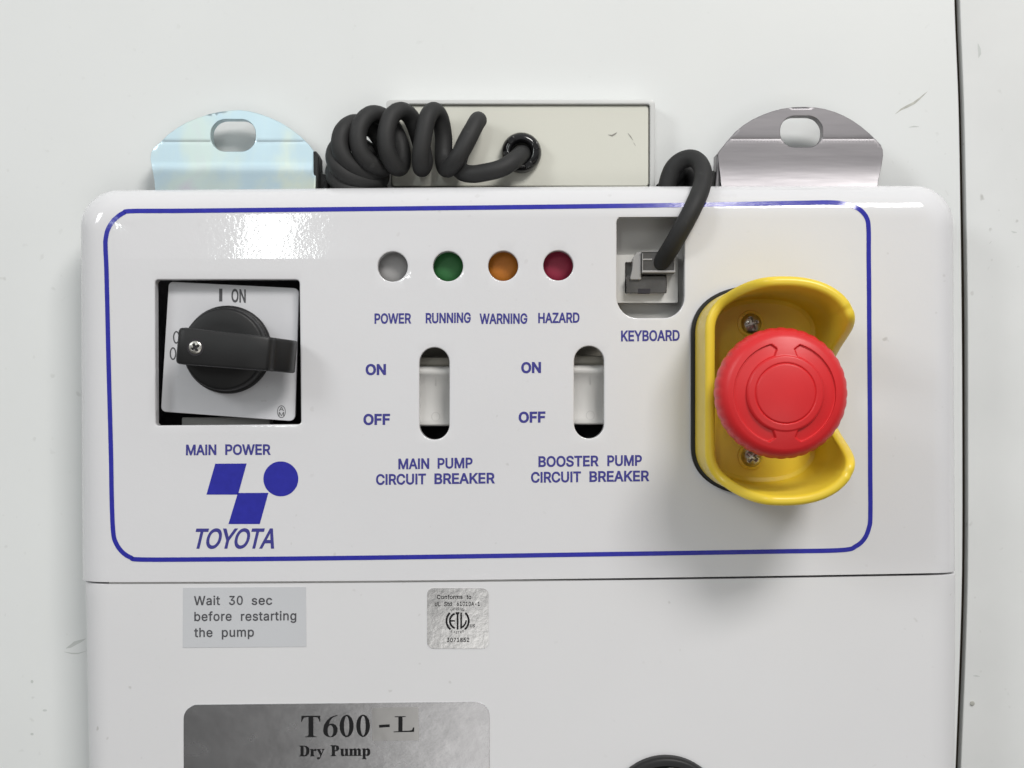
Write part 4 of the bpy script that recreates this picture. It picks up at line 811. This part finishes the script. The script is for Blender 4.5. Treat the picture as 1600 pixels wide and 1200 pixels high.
# ---------------- mounting brackets
def bracket(outline, holepx, crease, bend_y, label, mt, hb=-14.0, th=4.2, fold=False):
    def hf(x, y, front=True):
        py = 600 - y/(S*(D-hb)/D)
        h = hb
        h -= .10*math.exp(-((py-crease)/1.5)**2)
        t = max(0, py-bend_y)/46; u = max(0, py-bend_y)
        if fold: h += .6*S*(u*u/28 if u < 14 else 7+(u-14))
        else: h += 1.5*t*t
        return h
    ol = topx(outline, hb); ho = ccw([P(x, y, hb) for x, y in holepx])
    ol = ccw(spline([(*p,) for p in ol] + [ol[0]], 1)[:-1])
    dens = []
    for i in range(len(ol)):
        a, b = Vector(ol[i]), Vector(ol[(i+1) % len(ol)]); k = max(1, int((b-a).length/1.6))
        dens += [tuple(a.lerp(b, j/k)) for j in range(k)]
    m = M()
    inset = offset(dens, -.12); big = offset(ho, .12)
    ex = []
    for i in range(160):
        xx = min(p[0] for p in ol) + i*.4
        for dy in (-2.6, -1.3, -.5, .5, 1.3, 2.6): ex.append((xx, P(0, crease+dy, hb)[1]))
    sheet(m, inset, [big], hf, 1.1, ex)
    sides = []
    for ring, q0, q1 in ((dens, inset, 1), (ho, big, -1)):
        r0 = [(x, y, hf(x, y)) for x, y in q0]
        r1 = [(x, y, hf(x, y)-.12) for x, y in ring]
        r2 = [(x, y, hf(x, y)-th) for x, y in ring]
        rr = [r0, r1, r2]
        if q1 > 0: rr = rr[::-1]
        m.loft(rr if q1 > 0 else rr)
    m2v = len(m.v)
    weld(m, .003)
    return m.build('mounting_bracket', mt, pump, label=label)
lo = [(248.5, 303), (244, 283), (237.5, 262), (235, 248), (236, 238), (241, 230), (250, 222.8), (262, 210.5), (278, 199), (292, 191), (309.4, 183.8), (328, 177.8), (346.9, 174), (361, 172.4), (375, 172), (389, 173.6), (403, 177), (420, 183), (437.5, 190.8), (454, 201), (469, 212.5), (482, 225), (490.5, 236), (493.5, 248), (494, 265), (495.3, 284), (496, 303)]
bracket(lo, round_poly([(329.4, 236.6), (399.6, 236.6), (399.6, 186.2), (329.4, 186.2)], 23, 10), 221.8, 256, 'iridescent pale zinc lifting bracket with oval hole', ZINCL, hb=-17.5, fold=True)
ro = [(1126.5, 298), (1124.5, 270), (1122, 250), (1121.6, 240), (1125.6, 233.7), (1138.7, 217.5), (1149, 206), (1161, 196), (1175, 187), (1191, 179.6), (1206, 174), (1221, 170), (1240, 167.4), (1258.7, 166.8), (1274, 167.8), (1288.7, 170.2), (1304, 174.6), (1318.7, 180.8), (1333, 188.8), (1346, 198), (1358, 208), (1367.5, 217), (1376, 226), (1379.5, 234), (1380, 243), (1378, 257), (1374.5, 272), (1371, 285), (1369.5, 298)]
bracket(ro, round_poly([(1219, 230.3), (1285.8, 230.3), (1285.8, 180.8), (1219, 180.8)], 23.5, 10), 217, 254, 'dull grey zinc lifting bracket with oval hole', ZINCR)
m = M(); prism(m, topx(round_poly([(490, 300), (500, 300), (498.5, 245), (494, 236), (489, 236)], 1.5, 3), -16), -24, -16, .6); prism(m, topx(round_poly([(496, 300), (514, 300), (514, 280), (510, 273), (502, 270), (498, 272)], 3, 4), -17), -24, -17, .8)
m.build('rubber_buffer', RUBBER, pump, label='black rubber buffer beside the pale bracket')
m = M(); prism(m, topx(round_poly([(1110, 300), (1119, 300), (1119, 270), (1116, 266), (1111, 267)], 2, 4), -16), -24, -16, .5); m.build('rubber_buffer', RUBBER, pump, label='black rubber buffer beside the dull bracket')
m = M(); prism(m, topx(round_poly([(1116, 300), (1127, 300), (1125, 262), (1122, 240), (1120, 240), (1119.5, 262)], 1, 3), -15), -22, -15, .4); m.build('bracket_lug', ZINCR, pump)

# ================================================================ KEYPAD BOX
HBX = -20.0
kb = thing('keypad_box', (0, 55, -26), 'flat cream metal box with grey-white rim standing behind the pump top', 'box')
so = topx(rrect_px(603.4, 155.6, 1023.6, 301, 7), HBX); si = topx(rrect_px(610.5, 162.8, 1015.5, 293, 4), HBX)
m = M(); sheet(m, offset(so, -.35), [offset(si, .25)], lambda x, y: HBX, 5)
o1 = offset(so, -.35); i1 = offset(si, .25)
m.loft([[(x, y, HB+.3) for x, y in so], [(x, y, HBX-.35) for x, y in so], [(x, y, HBX-.1) for x, y in offset(so, -.1)], [(x, y, HBX) for x, y in o1]])
m.loft([[(x, y, HBX) for x, y in i1], [(x, y, HBX-.25) for x, y in si], [(x, y, HBX-2.4) for x, y in si]])
weld(m); m.build('rim', SHELL, kb)
m = M(); prism(m, topx(rrect_px(612.3, 164.9, 1013.4, 291, 5), HBX-1.6), -30, HBX-1.2, .35); fp = m.build('front_panel', CREAM, kb)
m = M(); streak(m, [(950, 210.5), (956, 212), (960, 210), (964, 207)], 3, HBX-1.12); streak(m, [(981, 208), (985, 213), (989, 219)], 1.6, HBX-1.12); streak(m, [(990, 223), (993, 227.5)], 1.2, HBX-1.12)
m.build('scratch', MARKD, fp, smooth=False)
gx, gy = P(814.6, 236.8, HBX+3)
m = M(); polar(m, gx, gy, [(6.5, HBX-1.3), (6.6, HBX), (6.5, HBX+1.6), (6.1, HBX+2.8), (5.4, HBX+3.6), (4.6, HBX+4.0), (3.9, HBX+3.9), (3.4, HBX+3.2), (3.2, HBX), (2.9, HBX-1)], 64, cap=False)
m.build('bushing', GROM, kb)
m = M()
for (ang) in (0.35, 2.3, 3.4, 5.2):
    dx, dy = math.cos(ang), math.sin(ang); px_, py_ = gx+dx*4.9, gy+dy*4.9
    prism(m, [(px_-dy*1.2-dx*.9, py_+dx*1.2-dy*.9), (px_+dy*1.2-dx*.9, py_-dx*1.2-dy*.9), (px_+dy*1.3+dx*.9, py_-dx*1.3+dy*.9), (px_-dy*1.3+dx*.9, py_+dx*1.3+dy*.9)], HBX+3, HBX+4.3, .25)
m.build('bushing_rib', GROM, kb)

# ================================================================ COILED CORD
cd = thing('coiled_cord', (20, 45, -12), 'black coiled rubber cord running from the cream box to the keyboard socket', 'cord')
RC = 2.85
F, K = -8.5, -16.5     # front and back strands
def c3(l): return [P3(x, y, h) for x, y, h in l]
p1 = [(817, 240, -19.5), (812, 243, -15), (800, 253, -11.5), (783, 263, -10), (760, 269, -10), (738, 272, -11), (722, 268, -13),
      (716, 254, -16), (726, 225, -18), (742, 196, -17), (747, 188, -13), (742, 196, -10), (730, 220, -8), (714, 248, -8), (699, 264, -12), (693, 250, -16.5), (693, 215, -17.5), (688, 186, -15.5), (678, 173, -12),
      (668, 184, -9), (661, 215, -8), (657, 247, -9), (659, 263, -12.5), (663, 250, -16.5), (655, 215, -18), (643, 185, -16), (627, 173, -12), (611, 183, -9), (603, 210, -7.5), (606, 240, -8), (619, 261, -11), (628, 256, -15), (625, 225, -18), (608, 190, -17), (584, 178, -12.5),
      (566, 190, -8.8), (559, 214, -7.6), (565, 240, -8), (582, 258, -10), (600, 262, -14), (603, 240, -19), (585, 205, -19.5), (556, 192, -14), (536, 204, -9.5), (531, 228, -8.2), (540, 250, -8.6), (560, 266, -10.5), (585, 272, -14), (596, 262, -20), (570, 232, -22), (538, 222, -18),
      (523, 238, -12.5), (526, 258, -10), (542, 274, -10), (565, 283, -12), (590, 284, -16), (592, 270, -21), (555, 255, -23), (527, 258, -18), (523, 276, -13), (540, 293, -12), (565, 300, -13), (588, 302, -17), (590, 292, -22), (560, 285, -24), (535, 290, -19), (530, 305, -14), (550, 318, -13.5), (575, 322, -14)]
m = M(); tube(m, spline(c3(p1), 9), RC, 20); m.build('coil', RUBBER, cd)
p2 = [(1040, 330, -15), (1041, 306, -14.5), (1043, 286, -14), (1051, 264, -13.2), (1065, 251, -12.2), (1081, 247.5, -10.5), (1093, 255, -8), (1099, 272, -4), (1096, 293, -.5), (1088, 313, 3), (1078, 334, 4.5), (1065, 358, 4.2), (1050, 384, 1.5), (1036, 406, -3), (1028, 418, -6)]
m = M(); tube(m, spline(c3(p2), 9), lambda t: RC*(1 - .12*sm(.86, 1, t)), 22); m.build('lead', RUBBER, cd)
p3 = [(1034, 300, -15), (1046, 288, -18), (1062, 268, -20), (1080, 270, -20), (1088, 288, -18.5), (1084, 304, -17), (1070, 310, -16)]
m = M(); tube(m, spline(c3(p3), 9), RC, 18); 
p4 = [(1060, 310, -20), (1056, 290, -21), (1066, 278, -23), (1078, 282, -23), (1080, 300, -22)]
tube(m, spline(c3(p4), 9), RC, 18)
m.build('coil_end', RUBBER, cd)
# modular plug
m = M(); boxpx(m, 979, 431, 1041, 458, -16, -5.2, .25); pg = m.build('plug', PLUG, cd)
m = M(); boxpx(m, 1002.5, 392.5, 1054.5, 428.5, -8.4, -3.2, .3); m.build('plug_collar', PLUG, pg)
m = M(); prism(m, topx(round_poly([(984, 437), (1002, 437), (1002, 394), (995, 394), (989, 404), (988, 420)], 2, 4), -4.2), -9, -4.2, .3); m.build('latch', PLUG2, pg)
m = M()
for (xa_, ya_, xb_, yb_, rr_) in ((1002, 392.8, 1030, 392.8, .14), (1004, 405.5, 1019, 405.5, .26), (1003, 424.5, 1055, 424.5, .42), (1053.6, 396, 1054.2, 427, .22), (1004, 396, 1004, 427, .16)):
    tube(m, [P3(xa_, ya_, -3), P3(xb_, yb_, -3)], rr_, 8)
m.build('plug_ridge', PLUG2, pg)
m = M(); boxpx(m, 997, 451, 1016, 458.3, -8, -5.05, .05, .1); m.build('plug_slot', BLACKCAV, pg)
